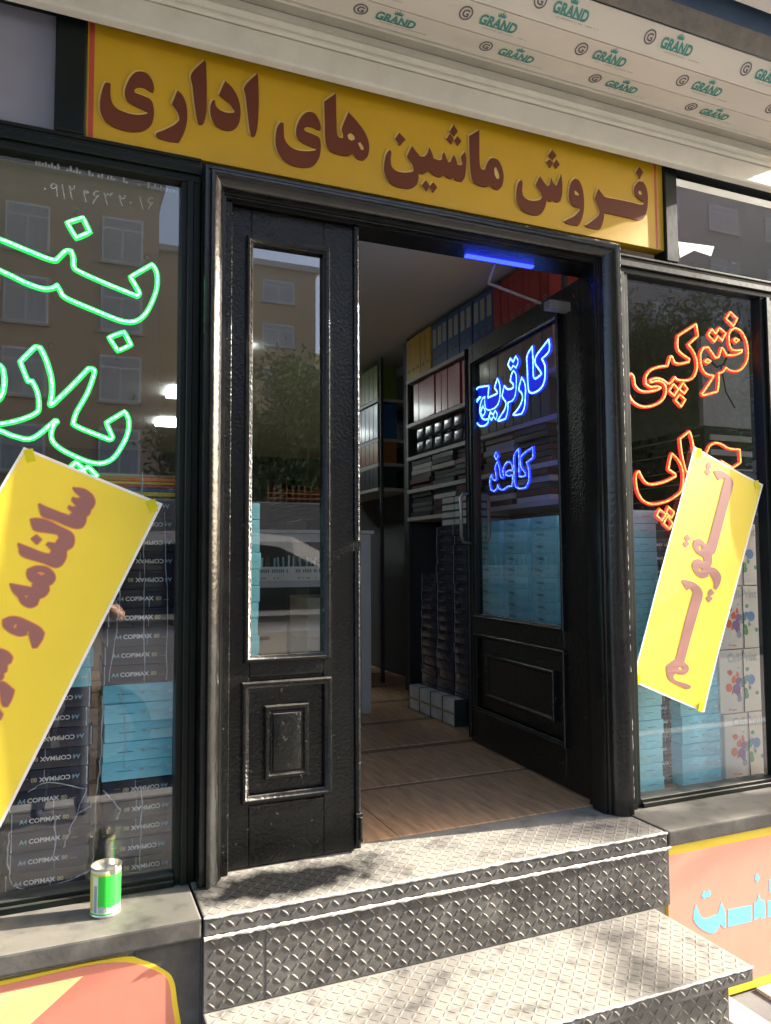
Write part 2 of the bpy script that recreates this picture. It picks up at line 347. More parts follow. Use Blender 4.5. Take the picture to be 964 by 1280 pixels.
# ------------------------------------------------------------------ ground
g = MB(); g.add([(-300, -300, -.72), (300, -300, -.72), (300, 300, -.72), (-300, 300, -.72)], [(0, 1, 2, 3)])
tag(g.build('road', M['asphalt']), kind='structure')
g = MB(); g.box(-30, 30, -2.9, 8.9, -.74, -.606); pv = g.build('pavement', M['pavedark']); tag(pv, kind='structure')
k = 0
px0 = MB(); px0.box(-.058, .058, -.298, .298, -.02, 0); proto = None
for i in range(-4, 24):
    for j in range(6):
        x = 1.4+i*.12+.06; y = -.25-.3-j*.6+(.3 if i % 2 else 0)
        if y > -.27 or y < -1.35: continue
        if y+.298 > -.25: continue
        if proto is None: proto = px0.build('paving_stone', M['pave'], bevel=.003); o = proto
        else: o = proto.copy(); COL.objects.link(o)
        o.parent = pv; o.location = (x, y, -.595+random.uniform(-.001, .001))
tag(part('kerb', M['kerb'], None, (-30, 30, -3.06, -2.905, -.74, -.59), bevel=.01), kind='structure')

# ------------------------------------------------------------------ shop building (fixed structure)
shop = thing('shop_building', 'shop front with black painted frames, open double door and steps', 'shop', (1.9, 0, -.6))
part('upper_wall', M['concrete'], shop, (-.8, 5.4, .14, .45, 2.62, 9), bevel=0)
part('roof_slab', M['slab'], shop, (-.8, 5.4, .45, 9.3, 2.62, 2.8), bevel=0)
part('base_wall', M['concrete'], shop, (-.8, 5.4, -.235, .0, -.7, -.052), bevel=0)
part('side_wall', M['wallin'], shop, (-.8, -.62, .0, 9.2, -.1, 2.62), bevel=0)
part('side_wall', M['wallin'], shop, (5.2, 5.4, .0, 9.2, -.1, 2.62), bevel=0)
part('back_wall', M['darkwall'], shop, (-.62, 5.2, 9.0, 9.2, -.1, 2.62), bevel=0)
part('ceiling', M['ceil'], shop, (-.62, 5.2, .09, 9.0, 2.5, 2.62), bevel=0)
part('front_pillar', M['blackframe'], shop, (-.8, -.5, -.1, .0, -.05, 2.5), bevel=.004)
part('front_pillar', M['blackframe'], shop, (4.5, 5.4, -.1, .0, -.05, 2.5), bevel=.004)
# interior floor and its tiles
fl = MB(); fl.box(-.6, 5.2, .062, 9.0, -.1, -.004); fl = fl.build('floor', M['grout']); tag(fl, kind='structure')
tm = MB(); tm.box(-.2888, .2888, -.2888, .2888, -.02, 0); tp = None
ys = [.576+.58*i-.29 for i in range(0, 8)]
for j, yc in enumerate(ys):
    for i in range(-2, 5):
        xc = 1.93+i*.58+(.0 if j % 2 else .21)
        if tp is None: tp = tm.build('floor_tile', M['floor'], bevel=.0015); o = tp
        else: o = tp.copy(); COL.objects.link(o)
        sy = 1.0
        o.parent = fl; o.location = (xc, yc, 0)
        if j == 0: o.scale = (1, .88, 1); o.location = (xc, yc+.035, 0)

# frames of the two shop windows and the transom over the door
def frame_profile_rail(x0, x1, z0, z1, y, name, m=M['blackframe'], lip=.012):
    b = MB(); b.box(x0, x1, y, .04, z0, z1); b.box(x0, x1, y-lip, y-.0005, z0+(z1-z0)*.30, z0+(z1-z0)*.62); b.box(x0, x1, y-lip*.5, y-.0004, z1-.014, z1-.003)
    return b.build(name, m, shop, bevel=.003)
frame_profile_rail(-.5, 1.166, 2.066, 2.146, -.03, 'transom_rail')
frame_profile_rail(2.718, 4.5, 2.022, 2.10, -.03, 'transom_rail')
part('head_rail', M['blackframe'], shop, (-.5, 4.5, -.058, .04, 2.497, 2.60), bevel=.003)
part('sign_support_rail', M['blackframe'], shop, (1.167, 2.717, -.02, .04, 2.035, 2.141), bevel=.002)
def stile(x0, x1, z0, z1, name='window_stile', y=-.03):
    b = MB(); b.box(x0, x1, y, .04, z0, z1); wd = x1-x0
    b.box(x0+wd*.3, x0+wd*.62, y-.014, y-.0004, z0, z1); return b.build(name, M['blackframe'], shop, bevel=.003)
stile(1.107, 1.165, .0, 2.0655); stile(-.5, -.44, .0, 2.0655)
stile(2.7185, 2.79, .0, 2.0215); stile(3.492, 3.56, .0, 2.0215)
part('transom_mullion', M['blackframe'], shop, (.752, .834, -.035, .04, 2.1465, 2.4965), bevel=.004)
part('transom_mullion', M['blackframe'], shop, (2.986, 3.05, -.035, .04, 2.1005, 2.4965), bevel=.004)
part('bottom_rail', M['blackframe'], shop, (-.44, 1.107, -.03, .04, .0005, .03), (-.44, 1.107, -.042, -.0305, .0005, .018), bevel=.002)
part('bottom_rail', M['blackframe'], shop, (2.79, 3.492, -.03, .04, .0005, .03), (2.79, 3.492, -.042, -.0305, .0005, .018), bevel=.002)
part('window_pane', M['glass'], shop, (-.44, 1.107, -.004, .004, .0302, 2.0658), bevel=0)
part('window_pane', M['glass'], shop, (2.79, 3.492, -.004, .004, .0302, 2.0218), bevel=0)
part('window_pane', M['glass'], shop, (3.56, 4.5, -.004, .004, .0302, 2.0218), bevel=0)
o = part('transom_pane', M['frost'], shop, (-.5, .752, -.006, .006, 2.1465, 2.4965), bevel=0); o['label'] = 'greyed pane filmed over above the left window'
part('transom_pane', M['glass'], shop, (3.05, 4.5, -.004, .004, 2.1005, 2.4965), bevel=0)
# white torn sticker and bright strip beside the right mullion
b = MB(); b.ext([[(p.x, p.z) for p in (at(848, 302, -.005), at(893, 308, -.005), at(889, 320, -.005), at(868, 313, -.005), at(850, 322, -.005))]], lambda a, c, d: Vector((a, -.0045-d, c)), .001)
b.build('torn_sticker', M['paperwhite'], shop)
# sills
b = MB(); b.box(-.8, 1.148, -.263, -.0005, -.0515, 0)
b.build('window_sill', M['sill'], shop, bevel=.006, segs=2)
b = MB(); b.box(2.70, 5.4, -.263, -.0005, -.0515, 0)
b.build('window_sill', M['sill'], shop, bevel=.006, segs=2)
# grey stone strip of plinth beside the steps
part('plinth_stone', M['sill'], shop, (.985, 1.149, -.246, -.2352, -.7, -.053), bevel=.002)

# door casing: a mitred moulding up, across and down
PR = [(0, -.04), (0, .058), (.004, .066), (.012, .066), (.014, .061), (.018, .061), (.019, .072), (.021, .0765), (.026, .0762), (.034, .0728), (.042, .0685), (.050, .0630), (.0565, .0572), (.059, .050), (.060, .045), (.063, .045), (.064, .040), (.067, .039), (.068, .033), (.072, .033), (.075, .025), (.075, -.03)]
W = 1.38
PR = [(a, d*1.24 if d > 0 else d) for a, d in PR]
PRw = [(a*W if a < .074 else .104, d) for a, d in PR]
cz = MB(); cz.ring(1.166, 2.718, -.0, 2.107, PR, lambda x, z, d: Vector((x if x < 2 else 2.718-(2.718-x)*1.33, -d, z)), open_bottom=True)
dc = cz.build('door_casing', M['blackcas'], shop, smooth=True)
part('door_jamb', M['black'], shop, (1.2405, 1.262, -.026, .10, .0, 2.03), bevel=.002)
part('door_jamb', M['black'], shop, (2.622, 2.66, -.02, .04, .0, 2.03), (2.64, 2.66, .041, .08, .0, 2.03), bevel=.002)
part('door_head', M['black'], shop, (1.2405, 2.66, -.018, .10, 2.0315, 2.0345), (1.2405, 2.66, .03, .10, 2.035, 2.12), bevel=.001)
# chipped bare edge along the casing's right corner
for za, zb in ((.03, .17), (.20, .62), (.64, 1.18), (1.26, 1.50), (1.53, 2.095)):
    n_ = int((zb-za)/.011); b = MB()
    b.tube([(2.7172+random.uniform(-.0008, .0008), -.0725, za+(zb-za)*i/n_) for i in range(n_+1)], .002, 6, taper=[random.uniform(.0014, .0046) for i in range(n_+1)])
    b.build('chipped_edge', M['chip'], dc, smooth=True)
for xa, xb in ((2.30, 2.312), (2.44, 2.45), (2.60, 2.625), (2.67, 2.716)):
    b = MB(); n_ = max(2, int((xb-xa)/.008)); b.tube([(xa+(xb-xa)*i/n_, -.0728, 2.1065) for i in range(n_+1)], .002, 6, taper=[random.uniform(.0012, .0036) for i in range(n_+1)]); b.build('chipped_edge', M['chip'], dc, smooth=True)

# left leaf (closed)
def leaf_fn(x, z, d): return Vector((x, -d, z))
def ident(a, b, d): return Vector((a, b, d))
MOULD = [(0, .0005), (.0, .010), (.004, .014), (.010, .014), (.013, .010), (.019, .008), (.022, .004), (.022, .0005)]
door = part('door', M['black'], shop, (1.2625, 1.328, .0, .042, .006, 2.028), bevel=.002)
door['label'] = 'closed left door leaf with tall narrow pane'
def sub(name, m, par, *boxes, bevel=.002):
    b = MB()
    for q in boxes: b.box(*q)
    return b.build(name, m, par, bevel=bevel)
sub('stile', M['black'], door, (1.566, 1.668, .0, .042, .006, 2.028))
sub('rail', M['black'], door, (1.3285, 1.5655, .0, .042, 1.922, 2.028), bevel=.0006); sub('rail', M['black'], door, (1.3285, 1.5655, .0, .042, .006, .18)); sub('rail', M['black'], door, (1.3285, 1.5655, .0, .042, .565, .62))
sub('panel', M['black'], door, (1.3285, 1.5655, .010, .03, .18, .565))
b = MB(); b.ring(1.304, 1.588, .192, .553, MOULD, leaf_fn); b.ring(1.376, 1.514, .255, .477, [(0, -.0095), (0, .006), (.003, .009), (.012, .009), (.018, .002), (.024, .002), (.026, .008), (.030, .010), (.060, .010)], leaf_fn)
b.add([leaf_fn(x, z, .0098) for x, z in ((1.43, .31), (1.46, .31), (1.46, .42), (1.43, .42))], [(0, 1, 2, 3)])
b.box(1.432, 1.458, -.0102, .0098, .312, .42)
b.build('moulding', M['black'], door, smooth=True)
b = MB(); b.ring(1.310, 1.584, .610, 1.94, MOULD, leaf_fn); b.build('moulding', M['black'], door, smooth=True)
sub('pane', M['doorglass'], door, (1.3285, 1.5655, .014, .020, .6205, 1.9215), bevel=0)
b = MB(); b.tube([(1.678, -.002, .012), (1.678, -.002, .95)], .0105, 10); b.tube([(1.678, -.002, .985), (1.678, -.002, 2.026)], .0105, 10); b.box(1.6685, 1.684, .004, .04, .006, 2.028)
b.build('astragal', M['black'], door, smooth=True)
b = MB(); b.box(1.668, 1.69, -.016, .0, .03, .12); b.tube([(1.682, -.018, .04), (1.682, -.018, .11)], .006, 8); b.build('bolt', M['black'], door, bevel=.001)

# right leaf (standing open into the shop): built flat along +a, then swung
HX, HY = 2.655, .062; EX, EY = 2.725, 1.13
LD = Vector((EX-HX, EY-HY, 0)).normalized(); LN = Vector((-LD.y, LD.x, 0))      # LN faces -x: the outside face
LM = Matrix((( LD.x, -LN.x, 0, HX), (LD.y, -LN.y, 0, HY), (0, 0, 1, 0), (0, 0, 0, 1)))  # (a, b, z): b<0 proud of the outside face
LN = Vector((-LD.y, LD.x, 0))
rdoor = MB(); rdoor.box(0.0, .195, .0, .042, .008, 2.028)
rdoor = rdoor.build('door', M['black'], shop, bevel=.002, mtx=LM); rdoor['label'] = 'right door leaf standing open with wide pane'
def rsub(name, m, *boxes, bevel=.002):
    b = MB()
    for q in boxes: b.box(*q)
    return b.build(name, m, rdoor, bevel=bevel, mtx=LM)
rsub('stile', M['black'], (1.005, 1.07, .0, .042, .008, 2.028))
rsub('rail', M['black'], (.1955, 1.0045, .0, .042, 1.925, 2.028)); rsub('rail', M['black'], (.1955, 1.0045, .0, .042, .008, .17)); rsub('rail', M['black'], (.1955, 1.0045, .0, .042, .55, .64))
rsub('panel', M['black'], (.1955, 1.0045, .012, .03, .17, .55))
rsub('pane', M['doorglass'], (.1955, 1.0045, .016, .022, .6405, 1.9245), bevel=0)
rl = lambda x, z, d: Vector((x, -d, z))
b = MB(); b.ring(.183, 1.018, .165, .552, MOULD, rl); b.ring(.275, .90, .25, .46, [(0, -.0115), (0, .004), (.004, .008), (.012, .008), (.02, -.001), (.10, -.001)], rl); b.box(.372, .80, .0012, .0115, .345, .37); b.build('moulding', M['black'], rdoor, smooth=True, mtx=LM)
b = MB(); b.ring(.182, 1.018, .628, 1.937, MOULD, rl); b.build('moulding', M['black'], rdoor, smooth=True, mtx=LM)
b = MB(); b.tube([(1.078, .0, .02), (1.078, .0, 2.02)], .011, 8); b.box(1.0705, 1.086, .006, .04, .008, 2.028); b.build('astragal', M['black'], rdoor, smooth=True, mtx=LM)
for sgn, base in ((-1, 0.0), (1, .042)):
    b = MB(); b.tube([(1.04, base+sgn*.004, 1.255), (1.04, base+sgn*.045, 1.255), (1.04, base+sgn*.058, 1.235), (1.04, base+sgn*.058, 1.04), (1.045, base+sgn*.045, 1.01), (1.04, base+sgn*.004, 1.005)], .009, 8); b.build('handle', M['chrome'], rdoor, smooth=True, mtx=LM)
# door closer
b = MB(); b.tube([(2.275, .10, 2.03), (2.262, .13, 1.965)], .006, 6); b.tube([(2.262, .13, 1.965), (2.52, .16, 1.93)], .006, 6); b.box(2.54, 2.64, .13, .17, 1.905, 1.94)
b.build('door_closer', M['darkmetal'], shop, bevel=.001)
part('light_strip', M['bluelamp'], shop, (2.13, 2.42, .055, .075, 2.0225, 2.031), bevel=.001)

# sign board with its letters
sign = thing('sign_board', 'long yellow sign board with brown Persian lettering above the door', 'sign', (1.91, -.02, 2.14))
part('sign_face', M['signyellow'], sign, (.8365, 2.9855, -.022, .03, 2.1455, 2.4960), bevel=.001)
part('edge_strip', M['signred'], sign, (.842, .856, -.0225, -.022, 2.148, 2.494), bevel=0); part('edge_strip', M['signred'], sign, (2.944, 2.954, -.0225, -.022, 2.148, 2.494), bevel=0)
SIGN = []
def tr(s, ox, oy, *loops): SIGN.append([px(L, s, ox, oy) for L in loops])
A = (4.191, 110, 60)
tr(*A, [(100,175),(120,182),(118,225),(125,275),(150,310),(200,333),(255,345),(300,342),(315,335),(290,318),(240,295),(205,270),(193,235),(200,195),(222,150),(250,122),(285,118),(315,132),(338,165),(347,205),(343,228),(325,222),(295,203),(262,200),(243,212),(246,228),(290,245),(325,262),(342,290),(347,340),(338,385),(315,415),(280,432),(235,435),(180,425),(125,403),(85,370),(65,325),(64,270),(75,215),(88,182)])
tr(*A, [(470,218),(495,240),(515,285),(522,340),(517,400),(500,450),(478,490),(430,485),(375,470),(357,455),(362,440),(400,425),(450,400),(480,375),(478,350),(462,318),(440,290)])
tr(*A, [(612,60),(620,80),(624,200),(622,320),(610,385),(590,398),(575,380),(560,290),(550,200),(543,130)])
tr(*A, [(720,168),(755,200),(785,250),(800,305),(800,360),(785,405),(750,428),(705,422),(665,395),(645,350),(643,300),(655,268),(668,270),(670,295),(690,318),(725,333),(765,335),(770,325),(745,290),(715,262),(688,240)])
tr(*A, [(888,130),(893,150),(897,260),(893,380),(880,450),(865,460),(852,440),(840,350),(828,250),(823,195)])
A = (6.025, 330, 100)
tr(*A, [(130,310),(152,320),(153,380),(160,440),(195,490),(250,520),(320,530),(385,525),(398,515),(370,500),(300,470),(255,430),(245,390),(252,340),(275,285),(310,245),(350,232),(390,250),(420,300),(432,345),(430,372),(405,368),(370,348),(325,345),(305,360),(315,378),(370,400),(415,425),(430,460),(430,530),(415,590),(375,640),(320,655),(240,645),(170,610),(115,550),(92,480),(92,410),(105,345)])
tr(*A, [(545,95),(548,200),(550,300),(555,400),(575,428),(600,430),(600,400),(590,370),(600,330),(640,235),(700,300),(760,380),(790,450),(797,510),(785,570),(750,600),(710,590),(670,548),(640,565),(590,562),(520,540),(478,495),(465,430),(462,300),(458,155)], [(635,405),(660,392),(685,415),(690,440),(665,452),(640,435)], [(712,470),(730,460),(755,500),(752,522),(735,520)])
A = (5.356, 470, 140)
tr(*A, [(160,133),(203,180),(165,220),(133,172)])
tr(*A, [(95,248),(107,265),(103,310),(110,360),(140,388),(185,400),(235,398),(258,390),(250,350),(215,298),(222,270),(245,222),(270,255),(300,290),(330,293),(350,270),(362,232),(380,270),(390,305),(430,318),(448,310),(450,280),(460,263),(475,300),(488,330),(505,330),(515,300),(525,282),(540,310),(550,348),(575,352),(585,340),(575,295),(600,262),(610,300),(608,370),(600,430),(580,462),(545,455),(525,435),(505,445),(475,430),(460,415),(435,432),(395,420),(360,390),(320,410),(288,405),(290,440),(275,485),(235,508),(180,505),(120,485),(80,445),(60,390),(62,330),(75,275)])
for d in ([(525,80),(553,125),(530,155),(500,125)], [(500,140),(525,175),(510,210),(478,175)], [(550,155),(578,190),(553,220),(528,185)], [(338,452),(365,490),(345,525),(312,485)], [(388,465),(415,500),(390,535),(362,495)]): tr(*A, d)
tr(*A, [(697,115),(697,220),(700,350),(715,380),(735,383),(745,350),(765,315),(790,303),(825,320),(850,370),(860,430),(850,490),(825,518),(795,510),(770,485),(735,498),(690,485),(655,460),(640,400),(632,280),(630,155)], [(798,375),(810,363),(830,410),(832,440),(815,445),(800,415)])
A = (4.82, 630, 180)
tr(*A, [(820,135),(845,165),(825,205),(800,168)])
tr(*A, [(575,265),(592,290),(615,315),(660,325),(760,345),(830,362),(852,355),(845,345),(810,320),(790,290),(795,250),(820,220),(845,225),(865,265),(873,320),(868,390),(850,440),(820,455),(770,445),(680,425),(605,410),(608,440),(590,500),(570,510),(520,500),(497,488),(545,455),(580,420),(578,385),(555,330),(560,305)], [(820,275),(835,280),(842,300),(825,303),(815,290)])
tr(*A, [(435,203),(460,220),(480,270),(488,340),(483,420),(460,480),(440,488),(390,478),(372,465),(380,455),(430,430),(465,395),(460,382),(425,370),(400,335),(398,280),(412,225)], [(430,280),(440,278),(460,298),(450,308),(432,300)])
tr(*A, [(105,213),(117,225),(115,285),(130,320),(170,338),(215,335),(235,320),(228,290),(203,255),(200,235),(222,190),(245,225),(265,250),(282,240),(290,200),(305,235),(322,250),(335,215),(350,180),(357,230),(355,300),(345,340),(325,348),(300,335),(285,345),(262,330),(252,380),(225,420),(180,425),(120,400),(85,350),(80,290),(90,235)])
for d in ([(295,30),(322,65),(300,90),(272,65)], [(278,88),(303,108),(282,140),(258,105)], [(320,88),(342,120),(320,145),(300,120)]): tr(*A, d)
for gl in SIGN:
    loops = [[(p.x, p.z) for p in (at(u, v, -.03) for u, v in smooth(L))] for L in gl]
    b = MB(); b.ext(loops, lambda a, c, d: Vector((a, -.0224-d, c)), .0035); b.build('letter', M['signbrown'], sign)
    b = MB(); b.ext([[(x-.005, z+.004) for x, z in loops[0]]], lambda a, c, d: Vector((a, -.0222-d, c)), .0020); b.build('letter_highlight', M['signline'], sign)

# shutter box and its film-covered planks
can_ = thing('shutter_housing', 'cream rolling shutter housing with film printed GRAND above the sign', 'shutter', (1.9, -.1, 2.5))
def prof_part(name, m, prof, x0=-.8, x1=3.72):
    b = MB(); b.prof_x(prof, x0, x1); return b.build(name, m, can_, bevel=.0015)
prof_part('fascia_board', M['beige'], [(-.0585, 2.47), (-.08, 2.478), (-.083, 2.486), (-.083, 2.561), (-.079, 2.564), (-.0585, 2.564)])
prof_part('fascia_moulding', M['beige'], [(-.0585, 2.5655), (-.083, 2.5655), (-.089, 2.570), (-.091, 2.578), (-.087, 2.585), (-.0855, 2.588), (-.092, 2.594), (-.096, 2.603), (-.093, 2.610), (-.088, 2.613), (-.088, 2.640), (-.0585, 2.640)])
prof_part('return_strip', M['beigeshade'], [(-.0585, 2.6415), (-.128, 2.6415), (-.128, 2.65), (-.0585, 2.65)])
prof_part('edge_bead', M['beige'], [(-.128, 2.638), (-.1345, 2.638), (-.1345, 2.655), (-.128, 2.655)])
PL = [(Vector((0, -.135, 2.646)), 0.0, .0935), (Vector((0, -.2295, 2.6463)), 18, .0935), (Vector((0, -.319, 2.6755)), 42, .101)]
rowx = [[1.626-.451*2+i*.4515 for i in range(6)], [1.952-.449*2+i*.4488 for i in range(6)], [2.179-.448*2+i*.448 for i in range(5)]]
CROWN = [(0, 0), (-.10, .30), (.09, .14), (.12, .42), (.26, .18), (.36, .56), (.46, .18), (.60, .42), (.63, .14), (.82, .30), (.72, 0)]
for (P, ang, wd), xs in zip(PL, rowx):
    e2 = Vector((0, -math.cos(R(ang)), math.sin(R(ang)))); nn = Vector((0, -math.sin(R(ang)), -math.cos(R(ang))))
    f0 = lambda a, c, d, P=P, e2=e2, nn=nn: Vector((a, 0, 0))+P+e2*c+nn*d
    b = MB()
    q = [f0(-.8, c, d) for c, d in ((.0012, 0), (wd-.0012, 0), (wd-.0012, -.008), (.0012, -.008))]; q2 = [p+Vector((4.52, 0, 0)) for p in q]
    b.add(q+q2, [(0, 1, 5, 4), (1, 2, 6, 5), (2, 3, 7, 6), (3, 0, 4, 7), (0, 3, 2, 1), (4, 5, 6, 7)])
    pk = b.build('film_plank', M['film'], can_, bevel=.001)
    for x in xs:
        b = MB(); c0 = wd*.56
        R1, R2 = .0235, .0185; n = 24
        circ = lambda r, sx: [(x+sx+r*math.cos(2*math.pi*i/n), c0+r*math.sin(2*math.pi*i/n)) for i in range(n)]
        b.ext([circ(R1, 0), circ(R2, 0)], lambda a, c, d: f0(a, c, .0008+d), .0004, 0)
        put_text(b, 'G', .034, lambda a, c, d: f0(x-.0125+a, c0-.0122+c, .0012), 0, .0012)
        put_text(b, 'GRAND', .046, lambda a, c, d: f0(x+.052+a, c0-.018+c, .0012), 1, .0019, w=.138)
        for sx in (.056, .079, .106, .132, .160): b.ext([[(x+sx, c0-.019), (x+sx+.020, c0-.019), (x+sx+.020, c0-.0155), (x+sx, c0-.0155)]], lambda a, c, d: f0(a, c, .0009+d), .0003, 1)
        b.ext([[(x+.107+p*.036, c0+.019+q_*.042) for p, q_ in CROWN]], lambda a, c, d: f0(a, c, .0009+d), .0003, 1)
        for k in range(26):
            if random.random() < .8: b.ext([[(x+.075+k*.0065, c0-.029), (x+.0795+k*.0065, c0-.029), (x+.0795+k*.0065, c0-.0262), (x+.075+k*.0065, c0-.0262)]], lambda a, c, d: f0(a, c, .0009+d), .0003, 2)
        b.build('brand_print', [M['greyprint'], M['teal'], M['faint']], pk)['kind'] = 'stuff'
prof_part('top_strip', M['darkmetal'], [(-.396, 2.744), (-.402, 2.742), (-.424, 2.812), (-.418, 2.814)])
prof_part('gap_shade_strip', M['blueshade'], [(-.30, 2.80), (-.418, 2.8145), (-.40, 2.93), (-.28, 2.93)])  # dark blue sheet painting the shade in the gap below the slab
part('balcony_slab', M['soffit'], shop, (-.8, 3.74, -1.45, .139, 2.95, 3.12), bevel=.01)
part('balcony_beam', M['slab'], shop, (-.8, 3.74, -.66, -.46, 2.85, 2.949), bevel=.01)

# ------------------------------------------------------------------ entrance steps in chequer plate
steps = thing('entrance_steps', 'two grey chequer-plate steps leading up to the open door', 'steps', (1.9, -.4, -.6))
X0 = 1.153
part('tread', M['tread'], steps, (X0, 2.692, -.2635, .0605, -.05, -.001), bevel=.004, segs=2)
part('riser', M['plate'], steps, (X0, 2.70, -.262, -.20, -.24, -.0515), bevel=.002)
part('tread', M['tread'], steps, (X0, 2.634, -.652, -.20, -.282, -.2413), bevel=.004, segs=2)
part('riser', M['plate'], steps, (X0, 2.565, -.628, -.20, -.62, -.283), bevel=.002)
b = MB()
def bead(x0, x1, y, z, r, jit):
    n = int((x1-x0)/.012); b.tube([(x0+(x1-x0)*i/n, y+random.uniform(-jit, jit), z+random.uniform(-jit, jit)) for i in range(n+1)], r, 6, taper=[r*random.uniform(.55, 1.25) for i in range(n+1)])
bead(X0, 2.692, -.2625, -.0035, .0042, .0012); bead(X0, 2.70, -.2685, -.0515, .0052, .0008)
bead(X0, 2.634, -.6515, -.244, .0032, .001); b.build('worn_edge', M['plateedge'], steps, smooth=True)
for xs_ in (1.318, 2.33, 2.49): part('weld_seam', M['shelfpost'], steps, (xs_-.0015, xs_+.0015, -.2628, -.262, -.2405, -.053), bevel=0)
rb = MB()
def ridge(c, ex, ey, n, l=.0140, wd=.0043, h=.0024):
    pts = [(-1, 0), (-.55, .8), (.55, .8), (1, 0), (.55, -.8), (-.55, -.8)]
    base = [c+ex*(a*l)+ey*(q*wd) for a, q in pts]; top = [c+ex*(a*l*.6)+ey*(q*wd*.4)+n*h for a, q in pts]
    rb.add(base+top, [tuple(range(6, 12))]+[(i, (i+1) % 6, 6+(i+1) % 6, 6+i) for i in range(6)])
def ridges(o, ea, eb, n, la, lb, pitch=.025, hh=.0015):
    na, nb = int(la/pitch), int(lb/pitch)
    for i in range(na):
        for j in range(nb):
            s = 1 if (i+j) % 2 else -1
            c = o+ea*((i+.5)*la/na)+eb*((j+.5)*lb/nb)+(ea*random.uniform(-1, 1)+eb*random.uniform(-1, 1))*.0008
            dx = (ea+eb*s).normalized(); ridge(c, dx, (ea*-s+eb).normalized() if s == 1 else (ea+eb).normalized(), n, h=hh)
EXv, EYv, EZv = Vector((1, 0, 0)), Vector((0, 1, 0)), Vector((0, 0, 1))
ridges(Vector((X0+.01, -.258, -.001)), EXv, EYv, EZv, 1.53, .31, .0245, .001)
ridges(Vector((X0+.01, -.647, -.2413)), EXv, EYv, EZv, 1.465, .38, .0245, .001)
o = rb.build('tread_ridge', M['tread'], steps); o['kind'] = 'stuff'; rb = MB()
ridges(Vector((X0+.01, -.2635, -.049)), EXv, EZv, -EYv, 1.53, .046, .024)
ridges(Vector((X0+.01, -.262, -.238)), EXv, EZv, -EYv, 1.53, .182, .0245)
ridges(Vector((X0+.01, -.652, -.279)), EXv, EZv, -EYv, 1.465, .036, .022)
ridges(Vector((X0+.01, -.628, -.60)), EXv, EZv, -EYv, 1.40, .31, .0245)
o = rb.build('plate_ridge', M['plate'], steps); o['kind'] = 'stuff'

# ------------------------------------------------------------------ printed panels under the sills
pr = thing('printed_panel', 'salmon panel with yellow border and blue Persian letters right of the steps', 'panel', (3.6, -.25, -.6))
part('panel_board', M['panelyellow'], pr, (2.7005, 5.4, -.25, -.2355, -.597, -.0525), bevel=.001)
part('panel_print', M['salmon_sunlit'], pr, (2.7005, 5.4, -.2512, -.2501, -.565, -.085), bevel=0)
for L in ([(235,545),(255,600),(280,660),(330,685),(400,660),(445,640),(470,560),(485,520),(500,580),(520,620),(525,780),(500,775),(470,740),(440,800),(390,830),(300,800),(215,710),(218,610)], [(545,600),(780,555),(780,715),(545,770)], [(800,545),(825,520),(845,440),(865,500),(905,530),(910,675),(870,690),(860,670),(800,705)], [(930,520),(1010,495),(1200,460),(1200,630),(1010,660),(930,675)], [(310,420),(335,430),(360,400),(385,440),(365,480),(340,475),(315,500),(285,470)], [(825,240),(855,290),(830,340),(805,295)], [(945,310),(1000,290),(1050,360),(1000,440),(945,430)]):
    b = MB(); b.ext([[(p.x, p.z) for p in (at(u, v, -.252) for u, v in smooth(px(L, 7.774, 840, 1060)))]], lambda a, c, d: Vector((a, -.2513-d, c)), .0006); b.build('letter', M['cyanprint'], pr)
pl = thing('printed_panel', 'salmon panel with rounded yellow edge and pale triangle left of the steps', 'panel', (.4, -.25, -.6))
s3 = (2.977, 0, 850)
def flat(loop, y, t, name, m, par, sm=True, s=None):
    pts = px(loop, *s) if s else loop
    pts = smooth(pts) if sm else pts
    b = MB(); b.ext([[(p.x, max(p.z, -.597)) for p in (at(u, v, y) for u, v in pts)]], lambda a, c, d: Vector((a, y+t-d, c)), t); return b.build(name, m, par)
flat([(-1300,1390),(-400,1208),(0,1122),(430,1035),(530,1042),(610,1078),(645,1115),(660,1200),(690,1480),(690,2300),(-1300,3200)], -.2462, .0107, 'panel_board', M['panelyellow'], pl, s=s3)
flat([(-1300,1420),(-400,1230),(0,1140),(300,1070),(430,1052),(520,1060),(598,1092),(628,1125),(640,1200),(668,1480),(668,2300),(-1300,3200)], -.2478, .0015, 'panel_print', M['salmon'], pl, s=s3)
flat([(-700,1320),(310,1103),(-40,1420),(-500,1650)], -.2486, .0007, 'triangle_print', M['paleyellow'], pl, sm=False, s=s3)

